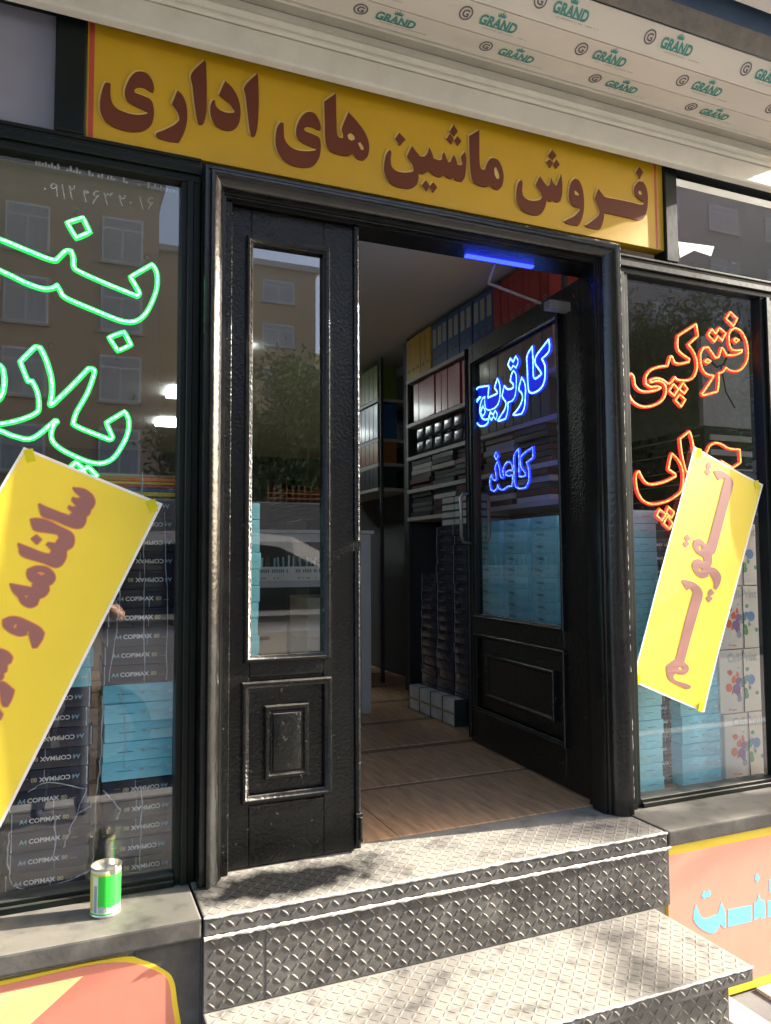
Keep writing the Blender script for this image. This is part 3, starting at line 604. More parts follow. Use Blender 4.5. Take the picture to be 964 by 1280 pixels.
# ------------------------------------------------------------------ yellow paper notices taped outside the glass
def notice(corners, label, y0, letters, outline):
    P = [at(u, v, y0) for u, v in corners]; c = sum(P, Vector())/4
    t = thing('paper_notice', label, 'notice', tuple(c))
    ew = (P[1]-P[0]); W_ = ew.length; ew = ew.normalized(); eh = (P[3]-P[0]); H_ = eh.length; eh = eh.normalized()
    def bend(x, z):
        # the paper lifts off the glass towards its free edges and ripples a little
        d = Vector((x, 0, z))-c; s_ = d.dot(ew)/(W_/2); q = d.dot(eh)/(H_/2)
        return -.0075*s_*s_-.006*max(0, q)**2*(.6+.4*s_)-.0012*math.sin(5*q+2*s_)-.0015
    def grid(ins, y, name, m):
        b = MB(); nx, nz = 10, 26; vs = []
        for j in range(nz+1):
            for i in range(nx+1):
                fx, fz = ins/W_+(1-2*ins/W_)*i/nx, ins/H_+(1-2*ins/H_)*j/nz
                p = P[0].lerp(P[1], fx).lerp(P[3].lerp(P[2], fx), fz); vs.append(Vector((p.x, y+bend(p.x, p.z), p.z)))
        b.add(vs, [(j*(nx+1)+i, j*(nx+1)+i+1, (j+1)*(nx+1)+i+1, (j+1)*(nx+1)+i) for j in range(nz) for i in range(nx)]); return b.build(name, m, t, smooth=True)
    grid(0, y0, 'sheet', M['paperwhite']); grid(.0075, y0-.0006, 'printed_field', M['papery'])
    for lo in letters:
        loops = [[(p.x, p.z) for p in (at(u, v, y0-.0013) for u, v in smooth(L))] for L in lo]
        if outline:
            big = []
            L = loops[0]; n = len(L); area = sum(L[i][0]*L[(i+1) % n][1]-L[(i+1) % n][0]*L[i][1] for i in range(n)); sg = 1 if area > 0 else -1
            for i in range(n):
                d = Vector(L[(i+1) % n])-Vector(L[i-1]); nn = Vector((d.y, -d.x)); nn = nn.normalized()*sg*.0032 if nn.length > 1e-9 else Vector((0, 0)); big.append((L[i][0]+nn.x, L[i][1]+nn.y))
            b = MB(); b.ext([big], lambda a, q, d: Vector((a, y0-.0011-d+bend(a, q), q)), .0002); b.build('letter_outline', M['paperline'], t)
        b = MB(); b.ext(loops, lambda a, q, d: Vector((a, y0-.0015-d+bend(a, q), q)), .0003); b.build('letter', M['paperletter'], t)
    for (fx, fz) in ((.08, .015), (.92, .015), (.06, .985), (.94, .985)) if not outline else ((.06, .012), (.94, .012)):
        p = P[0].lerp(P[1], fx).lerp(P[3].lerp(P[2], fx), fz); y = y0+bend(p.x, p.z)-.0012
        mt = Matrix.Translation((p.x, y, p.z)) @ Matrix.Rotation(random.uniform(-.5, .5), 4, 'Y'); b = MB(); b.box(-.012, .012, -.0004, .0002, -.018, .018, mtx=mt); b.build('tape', M['tape'], t)
    return t
A = (5.331, 0, 590); B = (4.74, 0, 790)
LT = [[px(L, *A) for L in g] for g in (
 [[(485,105),(560,115),(615,155),(632,200),(620,235),(605,250),(595,280),(575,300),(570,335),(545,370),(500,375),(440,355),(360,320),(285,295),(265,240),(262,212),(310,235),(400,270),(460,290),(485,270),(455,240),(460,225),(490,235),(510,225),(480,190),(485,170),(520,180),(540,165),(500,130)]],
 [[(205,315),(250,310),(320,325),(400,365),(470,400),(495,440),(485,495),(445,525),(440,570),(410,620),(365,635),(290,605),(150,560),(130,510),(122,475),(200,505),(290,540),(335,545),(345,520),(310,485),(320,470),(370,475),(395,440),(380,415),(320,405),(235,390),(215,355)]],
 [[(245,420),(278,450),(248,482),(208,445)]],
 [[(185,650),(240,628),(310,635),(355,670),(368,710),(345,745),(325,755),(325,795),(295,830),(262,845),(245,885),(200,903),(150,880),(120,830),(85,790),(68,745),(130,755),(210,770),(225,740),(190,710),(180,680)], [(245,670),(275,665),(305,678),(275,690)], [(160,825),(190,820),(178,845)]],
 [[(20,985),(70,965),(130,970),(210,1005),(270,1040),(295,1075),(280,1120),(245,1170),(220,1170),(205,1120),(190,1055),(175,1085),(130,1092),(70,1070),(25,1030)], [(90,1025),(110,1010),(112,1030),(95,1045)]])]
LT += [[px(L, *B)] for L in ([(0,100),(50,120),(75,150),(65,180),(45,195),(40,230),(20,245),(20,270),(0,288),(-60,260),(-60,110)], [(0,292),(30,300),(85,345),(70,395),(45,440),(25,440),(12,420),(0,350),(-40,330)], [(-10,450),(18,485),(5,520),(-40,490)])]
notice([(30,559),(203,630),(-112,1258),(-330,1170)], 'large tilted yellow paper with mauve Persian writing on the left window', -.0085, LT, True)
A = (4.0, 820, 560)
RTx = [[px(L, *A) for L in g] for g in (
 [[(285,115),(320,112),(360,135),(382,165),(380,205),(350,320),(300,510),(282,535),(280,570),(272,595),(300,605),(322,640),(315,680),(300,708),(288,700),(285,660),(265,625),(258,645),(230,650),(200,630),(180,590),(190,560),(215,555),(240,570),(238,545),(205,525),(185,490),(190,460),(220,455),(250,480),(262,465),(300,320),(335,180),(345,155),(330,150),(312,162),(300,145)], [(212,490),(228,488),(232,505),(218,510)], [(215,600),(230,600),(228,615),(218,612)]],
 [[(262,68),(277,95),(262,108),(245,90)]], [[(255,100),(272,120),(257,138),(238,118)]], [[(155,430),(173,455),(155,468),(137,448)]], [[(150,460),(167,480),(148,498),(132,478)]], [[(272,702),(290,725),(272,740),(257,722)]], [[(262,734),(280,752),(264,773),(248,750)]],
 [[(125,660),(150,660),(195,675),(225,705),(232,740),(215,800),(180,920),(140,1070),(160,1090),(160,1115),(140,1132),(110,1130),(95,1125),(85,1140),(95,1160),(150,1178),(172,1190),(165,1203),(140,1200),(80,1170),(58,1150),(50,1110),(50,1085),(85,1060),(100,1040),(140,880),(185,720),(170,700),(155,712),(140,690)], [(108,1098),(125,1092),(133,1103),(120,1110)]])]
n2 = notice([(866,558),(952,606),(877,890),(788,851)], 'narrow tilted yellow paper with mauve Persian writing on the right window', -.0085, RTx, False)
# ------------------------------------------------------------------ neon signs hung behind the glass
def neon(name, label, loops, pos, m, glow, r, back, cat='neon sign', loc=(0, 0, 0), rings=(), fill=None, sl=2.3):
    t = thing(name, label, cat, loc)
    for i, (L, cl) in enumerate(loops):
        pts = [pos(u, v) for u, v in smooth(L, cl, 5)]
        b = MB(); b.tube(pts, r, 6, cl); b.build('led_outline', m, t, smooth=True)
        b = MB()
        bp_ = [p+back for p in pts]; b.tube(bp_, r*sl, 6, cl); b.build('halo_sleeve', glow, t, smooth=True)  # wider dim glowing tube stands in for the halo round the strip
    for L, cl in (loops if fill else ()):
        sm_ = smooth(L, cl, 3); P3 = [pos(u, v)+back*1.6 for u, v in sm_]
        tri = tessellate_polygon([[Vector((u, -v, 0)) for u, v in sm_]]); k = len(P3); bk = back.normalized()*.003
        b = MB(); b.add(P3+[p+bk for p in P3], [tuple(x) for x in tri]+[tuple(i+k for i in reversed(x)) for x in tri]+[(i, (i+1) % k, k+(i+1) % k, k+i) for i in range(k)]); b.build('letter_back', fill, t)
    for (u, v) in rings:
        c = pos(u, v); n = back.normalized(); a = n.orthogonal().normalized(); q = n.cross(a)
        b = MB(); b.tube([c+(a*math.cos(i*math.pi/6)+q*math.sin(i*math.pi/6))*.009 for i in range(12)], .0016, 5, True); b.build('suction_cup', M['acrylic'], t)
    return t
S = (3.2, 0, 200)
GL = [(px(L, *S), c) for L, c in (
 ([(268,248),(332,228),(360,286),(305,310)], True), ([(436,708),(497,686),(525,738),(472,762)], True),
 ([(-260,220),(0,315),(110,360),(210,398),(235,388),(262,362),(285,362),(294,390),(296,425),(320,445),(420,490),(550,543),(556,525),(522,466),(610,415),(628,450),(628,510),(605,575),(575,622),(535,645),(480,640),(380,600),(265,550),(240,520),(228,498),(210,510),(170,512),(100,488),(0,440),(-260,330)], True))]
neon('neon_sign', 'green neon outline lettering in the upper left window', GL, lambda u, v: at(u, v, .022), M['green'], M['greenglow'], .0037, Vector((0, .007, 0)), loc=(.6, .022, 1.6), rings=[(305/3.2, 200+203/3.2), (590/3.2, 200+390/3.2), (222/3.2, 200+540/3.2), (470/3.2, 200+779/3.2)])
GL = [(px(L, *S), c) for L, c in (
 ([(80,805),(140,745),(160,748),(185,800),(205,870),(208,930),(200,978),(215,972),(290,900),(355,832),(372,835),(378,850),(350,930),(305,1010),(292,1055),(330,1075),(440,1118),(452,1110),(425,1050),(500,1005),(516,1040),(512,1090),(490,1140),(455,1190),(410,1212),(350,1205),(260,1165),(215,1130),(205,1095),(215,1060),(230,1045),(222,1040),(130,1112),(60,1105),(0,1082),(-90,1060),(-90,1050),(0,1055),(90,1035),(145,1010),(155,985),(150,930),(128,882),(112,885)], True),
 ([(-60,790),(0,820),(14,850),(16,900),(0,950),(-60,1000)], True), ([(275,1235),(303,1208),(330,1232),(300,1262)], True), ([(332,1240),(352,1226),(388,1262),(360,1285)], True), ([(300,1270),(330,1250),(352,1285),(325,1310)], True))]
neon('neon_sign', 'green neon outline lettering above the large yellow paper', GL, lambda u, v: at(u, v, .022), M['green'], M['greenglow'], .0037, Vector((0, .007, 0)), loc=(.6, .022, 1.3), rings=[(205/3.2, 200+745/3.2), (523/3.2, 200+970/3.2)])
S = (6.025, 780, 380)
RL = [(px(L, *S), True) for L in (
 [(803,60),(855,110),(825,165),(770,110)], [(720,178),(768,220),(740,275),(708,240),(682,285),(635,232),(662,188),(692,225)],
 [(830,180),(880,200),(920,270),(935,350),(930,420),(900,475),(855,505),(800,500),(770,478),(745,510),(715,520),(715,590),(705,660),(600,688),(588,675),(625,625),(680,540),(630,530),(595,495),(578,430),(580,370),(600,330),(635,325),(660,360),(690,405),(715,400),(735,330),(750,340),(775,385),(830,385),(885,365),(890,345),(850,350),(815,345),(795,300),(795,220)],
 [(825,270),(845,258),(868,270),(845,290)], [(608,432),(632,415),(655,430),(630,445)],
 [(545,150),(560,240),(485,305),(525,360),(550,430),(548,500),(520,555),(470,575),(405,570),(385,550),(355,590),(330,600),(290,570),(240,560),(195,575),(200,590),(250,580),(290,590),(315,625),(310,690),(270,740),(200,770),(130,770),(70,735),(40,680),(28,600),(35,540),(55,525),(75,550),(85,610),(120,650),(170,660),(240,650),(280,630),(250,620),(200,625),(165,600),(165,550),(200,500),(260,475),(330,465),(350,395),(365,400),(380,440),(420,450),(490,435),(495,415),(410,345),(408,240)],
 [(375,600),(410,640),(380,690),(340,655)], [(445,590),(480,640),(455,675),(418,640)], [(420,680),(465,720),(432,772),(388,725)])]
neon('neon_sign', 'orange red neon lettering high in the right window', RL, lambda u, v: at(u, v, .022), M['red'], M['redglow'], .0034, Vector((0, .006, 0)), loc=(3.1, .022, 1.6), rings=[(790, 508), (935, 470), (862, 497), (905, 400)])
S = (5.239, 780, 540)
RL = [(px(L, *S), True) for L in (
 [(315,140),(355,180),(380,230),(390,300),(380,380),(340,420),(280,455),(190,472),(130,450),(95,400),(80,330),(82,275),(100,258),(115,290),(145,330),(190,342),(270,325),(340,290),(335,275),(292,245),(302,190)],
 [(430,-5),(368,45),(378,130),(392,200),(410,260),(440,280),(462,200),(455,90),(440,20)],
 [(545,130),(565,90),(600,72),(640,80),(690,108),(760,115),(765,200),(715,235),(640,190),(590,230),(560,300),(620,350),(600,380),(510,370),(470,300),(500,220)],
 [(235,505),(275,540),(250,580),(215,545)], [(292,490),(330,525),(312,562),(278,530)], [(285,550),(320,600),(300,635),(260,600)])]
neon('neon_sign', 'red neon lettering partly behind the narrow yellow paper', RL, lambda u, v: at(u, v, .022), M['red'], M['redglow'], .0034, Vector((0, .006, 0)), loc=(3.1, .022, 1.3), rings=[(798, 581), (924, 556), (853, 545)])
LP = Vector((HX, HY, 0))+LN*(-.0)
lpos = lambda u, v: atp(u, v, LP-LN*.025, LN)
S = (8.033, 585, 415)
BL = [(px(L, *S), True) for L in (
 [(818,70),(820,190),(745,270),(775,330),(780,420),(770,500),(740,560),(690,600),(645,612),(615,590),(605,500),(600,350),(598,240),(650,145),(658,300),(660,430),(672,465),(690,465),(735,430),(740,410),(700,350),(682,320),(690,240)],
 [(545,455),(575,510),(585,580),(580,680),(572,760),(545,820),(470,835),(458,828),(500,780),(540,710),(553,650),(540,610),(515,570)],
 [(462,385),(490,430),(492,540),(480,640),(450,690),(408,705),(405,790),(385,870),(320,892),(303,885),(340,830),(375,770),(385,710),(350,650),(355,600),(370,540),(400,572),(440,570),(462,550),(455,520),(430,495),(440,430)],
 [(485,240),(510,290),(490,360),(460,335),(435,380),(405,330),(430,265),(458,300)],
 [(300,465),(325,530),(328,640),(310,720),(270,765),(215,785),(185,765),(175,700),(175,650),(150,670),(130,730),(125,800),(140,855),(175,880),(210,870),(205,910),(170,940),(125,945),(85,900),(72,830),(75,750),(100,690),(135,655),(120,655),(80,700),(80,640),(90,580),(115,555),(215,540),(210,600),(205,660),(295,620),(298,600),(270,560)],
 [(155,740),(180,800),(155,845),(135,800)], [(280,785),(300,830),(285,880),(262,845),(240,885),(215,850),(230,805),(258,830)])]
neon('neon_sign', 'bright blue neon lettering on the open door glass', BL, lpos, M['blue'], M['blueglow'], .0046, -LN*.004, loc=(2.68, .6, 1.6), fill=M['bluefill'], sl=1.7)
S = (10.71, 600, 545)
BL = [(px(L, *S), True) for L in (
 [(710,150),(712,290),(625,355),(650,420),(660,540),(650,620),(615,690),(540,705),(480,680),(462,600),(460,450),(458,265),(520,170),(525,300),(525,480),(530,540),(560,545),(610,530),(605,490),(550,400),(560,265)],
 [(240,340),(262,420),(280,540),(300,565),(320,545),(310,460),(330,400),(365,350),(400,348),(430,390),(440,440),(440,465),(400,460),(350,485),(350,515),(390,535),(440,520),(440,600),(430,670),(370,680),(310,720),(260,705),(240,650),(230,700),(190,740),(150,720),(135,640),(140,560),(160,520),(170,570),(200,595),(225,580),(215,500),(205,420)],
 [(220,215),(250,265),(222,320),(195,265)])]
neon('neon_sign', 'smaller deep blue neon word lower on the open door glass', BL, lpos, M['blue2'], M['blueglow'], .0034, -LN*.004, loc=(2.68, .6, 1.3), sl=1.9)
# pale number lettered on the left glass
gt = thing('glass_lettering', 'pale phone number lettered near the top of the left window', 'lettering', (.8, .006, 2.0))
for st_ in ([(233,168),(238,172),(235,176),(231,172)], [(295,152),(280,143),(265,155),(272,172),(292,166),(297,152),(297,180),(300,212)], [(326,150),(332,185),(338,225)], [(392,152),(388,170),(374,176),(362,152),(368,185),(378,226)], [(462,183),(450,197),(438,180),(442,205),(452,242)], [(438,181),(448,180),(464,196)], [(520,186),(500,184),(488,198),(500,212),(518,206),(500,225),(486,250)], [(588,192),(576,208),(566,195),(556,208),(546,190),(552,220),(564,256)], [(656,206),(650,222),(636,224),(626,205),(630,230),(642,264)], [(683,239),(688,243),(684,248),(679,243)], [(733,214),(740,245),(748,278)], [(803,221),(784,220),(775,234),(787,248),(803,241),(788,258),(776,282)]):
    b = MB(); b.tube([at(u, v, .0052) for u, v in smooth(px(st_, 4.191, 0, 195), False, 3)], .0017, 5); b.build('digit', M['ghost'], gt, smooth=True)
b = MB()
for i in range(46):
    if i in (8, 9, 15, 16, 19, 22, 26, 27, 30, 31, 32, 34, 35): continue
    p = at(44+i*3.9, 206+i*.8, .006); b.box(p.x, p.x+.006, .005, .0054, p.z, p.z+.012+.006*math.sin(i*3))
b.build('small_script', M['ghost'], gt)['kind'] = 'stuff'

# ------------------------------------------------------------------ paper reams
RW, RD, RH = .210, .297, .0558
def make_ream(key, label, group, txt):
    b = MB(); b.box(-RW/2, RW/2, -RD/2, RD/2, -RH/2+.0006, RH/2-.0006)
    o = b.build('paper_ream', M[key], bevel=.0025, segs=2, smooth=True); tag(o, label, 'paper ream', group)
    y = -RD/2-.0006
    b = MB(); f = lambda a, c, d: Vector((a, y, c))
    if txt == 'navy':
        put_text(b, 'A4', .017, lambda a, c, d: f(a-.080, c-.006, 0), 0, .0005); put_text(b, 'COPIMAX', .0175, lambda a, c, d: f(a-.056, c-.006, 0), 1, .0004, w=.082); put_text(b, '80', .0165, lambda a, c, d: f(a+.031, c-.006, 0), 2, .0005)
        for i in range(3): b.box(.055+i*.006, .058+i*.006, y, y+.0003, -.006, -.004, 2)
    elif txt == 'cyan':
        put_text(b, 'A4', .013, lambda a, c, d: f(a-.095, c-.005, 0), 0, .0002); put_text(b, 'COPIMAX', .0135, lambda a, c, d: f(a-.078, c-.005, 0), 1, .0002, w=.062); put_text(b, '80', .012, lambda a, c, d: f(a-.012, c-.005, 0), 2, .0002)
        b.box(.02, .065, y, y+.0003, .0005, .0022, 3)
    elif txt == 'side':
        put_text(b, 'COPIMAX', .016, lambda a, c, d: f(a-.06, c-.005, 0), 3, .0003, w=.075); b.box(.04, .085, y, y+.0003, -.001, .001, 3)
    else:
        put_text(b, 'COPIMAX', .0165, lambda a, c, d: f(a-.070, c-.004, 0), 3, .0004, w=.066); b.box(.035, .085, y, y+.0003, -.0015, .0015, 0)
    mats = {'navy': [M['lblue'], M['lwhite'], M['lgold'], M['ldark']], 'cyan': [M['lwhite'], M['lpale'], M['lgold'], M['ldark']], 'side': [M['lpale'], M['lwhite'], M['lgold'], M['greyprint']], 'door': [M['lpale'], M['lwhite'], M['lgold'], M['ldark']]}[txt]
    lb = b.build('printed_label', mats, o, own=True)
    # a crease of clear wrap running up the front
    b = MB(); b.box(-RW/2+.004, -RW/2+.007, y-.0004, y+.0004, -RH/2+.002, RH/2-.002); b.box(.012, .0135, y-.0004, y+.0002, -RH/2+.001, RH/2-.02) if txt == 'navy' else None; b.build('wrap_seam', M['wrap'], o, own=True)
    return o
proto_r = {}
ORD = ['bottom', 'second from bottom', 'third from bottom', 'fourth from bottom', 'fifth from bottom', 'sixth from bottom', 'seventh from bottom', 'eighth from bottom', 'ninth from bottom', 'tenth from bottom', 'eleventh from bottom', 'twelfth from bottom', 'thirteenth from bottom', 'fourteenth from bottom', 'fifteenth from bottom', 'sixteenth from bottom', 'seventeenth from bottom', 'eighteenth from bottom', 'nineteenth from bottom', 'twentieth from bottom', 'twenty-first from bottom', 'twenty-second from bottom', 'twenty-third from bottom']
def ream(key, txt, x, y, z, rz, flip, label, group):
    k = (key, txt)
    rot = (math.pi if False else 0, math.pi if flip else 0, rz)
    if k not in proto_r:
        o = make_ream(key, label, group, txt); proto_r[k] = o; o.location = (x, y, z); o.rotation_euler = rot
    else:
        o = copy_thing(proto_r[k], (x, y, z), rot, label); o['group'] = group
    return o
def stack(x, y, n, rz, colours, where, group, flips=None, txt=None, z0=.0, jit=.004, pitch=RH):
    for i in range(n):
        c = colours[i] if isinstance(colours, (list, tuple)) else colours
        fl_ = flips[i] if flips else False
        ream(c, txt or c, x+random.uniform(-jit, jit), y+random.uniform(-jit, jit), z0+pitch*(i+.5), rz+random.uniform(-.03, .03), fl_, '%s ream, %s of the stack %s' % (c, ORD[i], where), group)
GW = 'paper reams stacked in the left window'; GR = 'paper reams stacked in the right window'; GI = 'paper reams stacked inside the shop'
n, c = 'navy', 'cyan'
stack(1.022, .08+RD/2, 20, 0, [n]*5+[c]*5+[n]*10, 'beside the left door frame', GW, [True]*5+[True]*5+[False]*5+[True]*5)
stack(.778, .085+RD/2, 17, 0, [n]*5+[n]*5+[c]*5+[n]*2, 'in the left window at its middle', GW, [False]*5+[True]*5+[True]*5+[False]*2)
stack(.545, .09+RD/2, 15, 0, [c]*5+[n]*10, 'behind the large yellow paper', GW)
stack(1.307, .22+RD/2, 20, 0, [n]*10+[c]*10, 'just behind the closed door leaf', GW)
stack(2.915, .10+RD/2, 20, 0, c, 'at the left end of the right window', GR, txt='cyan')
stack(3.075, .16+RD/2, 18, 0, n, 'between the cyan stacks of the right window', GR)
stack(3.222, .10+RD/2, 14, 0, c, 'beside the white cartons of the right window', GR, [True]*14)
H2 = -math.pi/2
stack(2.83+RD/2, .615, 20, H2, c, 'nearest behind the open door glass', GI, txt='door')
stack(2.83+RD/2, .86, 20, H2, c, 'second behind the open door glass', GI, txt='door')
stack(2.83+RD/2, 1.11, 20, H2, c, 'third behind the open door glass', GI, txt='door')
stack(2.875+RD/2, .737, 20, H2, n, 'in the first gap of the cyan stacks', GI, jit=.001, txt='side')
stack(2.875+RD/2, .985, 20, H2, n, 'in the second gap of the cyan stacks', GI, jit=.001, txt='side')
for q, (yy, nn_) in enumerate(((1.47, 20), (1.69, 20), (1.905, 15))):
    stack(2.87+RD/2, yy, nn_, H2, n, ('nearest the open leaf under the shelves', 'middle one under the shelves', 'farthest under the shelves')[q], GI, txt='side')
# books with white page edges on top of the navy reams
for q, yy in enumerate((1.64, 1.48)):
    for i in range(4):
        b = MB(); b.box(-.14, .14, -.075, .075, -.018, .018); t = thing('thick_book', '%s thick book with white page edges in the %s pile on the navy reams' % (('lowest', 'second lowest', 'second highest', 'topmost')[i], ('left', 'right')[q]), 'book', (3.01, yy, 20*RH+.0225+i*.043), 'books on the navy reams')
        b = MB(); z = 20*RH+.0225+i*.043
        b.box(2.87, 3.15, yy-.07, yy+.07, z-.0155, z+.0155); b.build('pages', M['pagewhite'], t)
        b = MB(); b.box(2.866, 3.152, yy-.074, yy+.074, z-.0205, z-.0158); b.box(2.866, 3.152, yy-.074, yy+.074, z+.0158, z+.0205); b.build('cover', M['dblack'], t)
# white wrapped parcel on the floor
t = thing('wrapped_parcel', 'white paper wrapped parcel tied with straps on the shop floor', 'parcel', (2.95, 1.68, 0))
pm = MB()
for i in range(4): pm.box(2.795+i*.0, 2.868, 1.445+i*.15, 1.445+i*.15+.147, .004, .148)
pm.build('wrapped_block', M['whitewrap'], t, bevel=.008, segs=2)
for i in range(5): part('dark_gap', M['dblack'], t, (2.7925, 2.870, 1.44+i*.15, 1.4425+i*.15, .003, .1495), bevel=0)
b = MB(); b.box(2.791, 2.7945, 1.44, 2.05, .066, .078); b.build('strap', M['strap'], t)

# torn clear shrink wrap over the stacks, its crease highlights painted as pale strips
def wrapbits(label, lines):
    t = thing('plastic_wrap', label, 'plastic wrap', tuple(at(*lines[0][0], .07)))
    for L in lines:
        b = MB(); pts = [at(u+random.uniform(-1.2, 1.2), v, .074+random.uniform(-.002, .002)) for u, v in smooth(L, False, 5)]
        b.tube(pts, .0016, 5, taper=[random.uniform(.0005, .0024) for _ in pts]); b.build('crease_highlight', M['wrap'], t, smooth=True)
wrapbits('torn clear shrink wrap with painted crease highlights over the lower left reams', [[(12, 1040), (10, 1075), (14, 1105), (30, 1112), (62, 1108), (92, 1098), (116, 1086)], [(108, 985), (98, 1012), (86, 1042), (80, 1060)], [(128, 870), (127, 930), (122, 985), (118, 1040), (116, 1085)], [(66, 1012), (69, 1050), (66, 1075)], [(96, 1018), (112, 1008), (122, 996)], [(36, 990), (60, 978), (104, 986)]])
wrapbits('clear shrink wrap with painted crease highlights over the reams beside the left door frame', [[(140, 720), (150, 735), (146, 790), (136, 852)], [(178, 590), (179, 660), (181, 740), (180, 850)], [(150, 862), (156, 900), (154, 960)], [(178, 985), (176, 1040), (174, 1090)], [(128, 988), (140, 1000), (150, 1012), (146, 1024)], [(206, 640), (209, 760), (208, 850)]])
# colourful folders on the left stack
for i, (cn, h, nm) in enumerate((('yellow', .014, 'yellow'), ('blue', .012, 'blue'), ('red', .010, 'red'), ('yellow', .009, 'amber'), ('red', .012, 'orange-red'), ('tan', .009, 'pale tan'))):
    z = 20*RH+.001+sum((.014, .012, .010, .009, .012, .009)[:i])
    b = MB(); b.box(.885, 1.13+random.uniform(-.01, .01), .075+random.uniform(0, .008), .36, z, z+h-.001); o = b.build('card_folder', M['b_'+cn] if nm != 'orange-red' else M['ink_orange'], bevel=.001)
    tag(o, '%s card folder lying on the navy reams by the left door frame' % nm, 'folder', 'card folders in the left window')
# Cell-Print cartons
def drop(cx, cz, r, ang=0, tail=0, n=18, sx=1):
    pts = []
    for i in range(n):
        a = 2*math.pi*i/n; k = 1+tail*max(0, math.cos(a))**6
        x, z = r*k*math.cos(a), r*math.sin(a)*sx; pts.append((cx+x*math.cos(ang)-z*math.sin(ang), cz+x*math.sin(ang)+z*math.cos(ang)))
    return pts
INK = [('orange', 315, 485, 33, 0, 0), ('orange', 332, 368, 22, 2.9, .6), ('orange', 365, 428, 25, 1.2, .5), ('orange', 405, 392, 17, 1.6, .9), ('violet', 388, 500, 38, 0, .2), ('violet', 408, 535, 24, 5, .4), ('violet', 412, 440, 30, .6, .2), ('orange', 350, 520, 10, 4.6, 1.5), ('slate', 418, 580, 24, 1.6, 1.0), ('greengrey', 470, 440, 30, 1, .3), ('greengrey', 505, 350, 17, .2, .4), ('green', 488, 520, 18, 2, .5), ('green', 490, 560, 24, 1.5, 1.1), ('blue', 545, 435, 40, 0, 0), ('blue', 500, 420, 24, .2, .8), ('greengrey', 528, 500, 14, 1.9, 1.3), ('greengrey', 415, 335, 7, 0, 0), ('slate', 440, 470, 20, 0, .5), ('green', 455, 480, 10, 0, 0), ('greengrey', 600, 545, 17, 0, 0)]
for i in range(4):
    z0 = .003+i*.2665; x0 = 3.337+(.012, -.006, .004, .010)[i]; x1 = x0+.36
    t = thing('paper_carton', 'white carton with paint splash print, %s of four beside the right window edge' % ('lowest', 'second lowest', 'second highest', 'topmost')[i], 'carton', ((x0+x1)/2, .2, z0), 'paint splash cartons')
    b = MB(); b.box(x0, x1, .10, .36, z0, z0+.263); b.build('box', M['carton'], t, bevel=.004, segs=2)
    sc_ = .263/500.0; bx = lambda a: x0+(a-225)*.00056; bz = lambda q: z0+.263-(q-190)*sc_
    for nm, a, q, r, an, ta in INK:
        if bx(a)+r*.0006 > x1-.002: continue
        b = MB(); b.ext([[(x_, z_) for x_, z_ in drop(bx(a), bz(q), r*.00054, an, ta)]], lambda a_, c_, d: Vector((a_, .0995-random.uniform(0, .0002)-d, c_)), .0003); b.build('ink_splash', M['ink_'+nm], t)
    b = MB(); put_text(b, 'Cell-Print', .05, lambda a_, c_, d: Vector((x0+.045+a_, .0993, z0+.213+c_)), 0, .001, w=.17); b.build('lettering', M['ink_greytext'], t)
    b = MB(); put_text(b, 'A4', .018, lambda a_, c_, d: Vector((x0+.045+a_, .0993, z0+.012+c_)), 0, .0, w=.016); b.box(x0+.065, x0+.09, .0992, .0996, z0+.012, z0+.016); b.build('size_mark', M['ink_orange'], t)
    b = MB(); n_ = 8; b.tube([(x0+.135+random.uniform(-.003, .003), .0985, z0+.002+.26*k/n_) for k in range(n_+1)], .0022, 5); b.build('seam', M['shelfpost'], t)

# the can on the left sill
t = thing('drink_can', 'green and white opened tin can standing on the left window sill', 'can', (.925, -.152, 0))
cc = (.920, -.128, .0008); r_ = .0385
b = MB(); b.lathe([(0, .002), (r_-.003, .002), (r_, .0), (r_+.001, .004), (r_-.001, .008)], cc, 32); b.build('base_rim', M['canmetal'], t, smooth=True); b = MB(); b.lathe([(r_-.001, .1173), (r_+.0015, .1205), (r_+.0015, .1238), (r_-.002, .1238), (r_-.003, .1082), (0, .1066)], cc, 32); b.build('metal_rim', M['canmetal'], t, smooth=True)
b = MB(); b.lathe([(r_-.001, .008), (r_-.001, .1173)], cc, 40); b.build('can_body', M['canwhite'], t, smooth=True)
def canband(z0, z1, a0, a1, m, nm, n=16):
    b = MB(); vs = []; rr = r_-.0004
    for i in range(n+1):
        a = R(a0+(a1-a0)*i/n)
        for z in (z0, z1): vs.append(Vector((cc[0]+rr*math.cos(a), cc[1]+rr*math.sin(a), z*.82)))
    b.add(vs, [(2*i, 2*i+2, 2*i+3, 2*i+1) for i in range(n)]); return b.build(nm, m, t, smooth=True)
canband(.032, .130, -122, 30, M['cangreen'], 'green_label', 24); canband(.128, .136, -200, 60, M['canyellow'], 'yellow_band', 24); canband(.006, .014, -200, 60, M['cangreen'], 'green_band', 24); canband(.02, .125, -175, -150, M['canyellow'], 'yellow_band'); canband(.018, .10, -140, -128, M['ink_slate'], 'small_print')
canband(.018, .036, -120, -100, M['ink_greytext'], 'barcode'); canband(.020, .034, -92, -80, M['ink_greytext'], 'barcode')
b = MB(); b.box(cc[0]+.0, cc[0]+.024, cc[1]-.037, cc[1]-.032, .105, .129, mtx=None); b.build('bent_lid', M['canmetal'], t, bevel=.003)

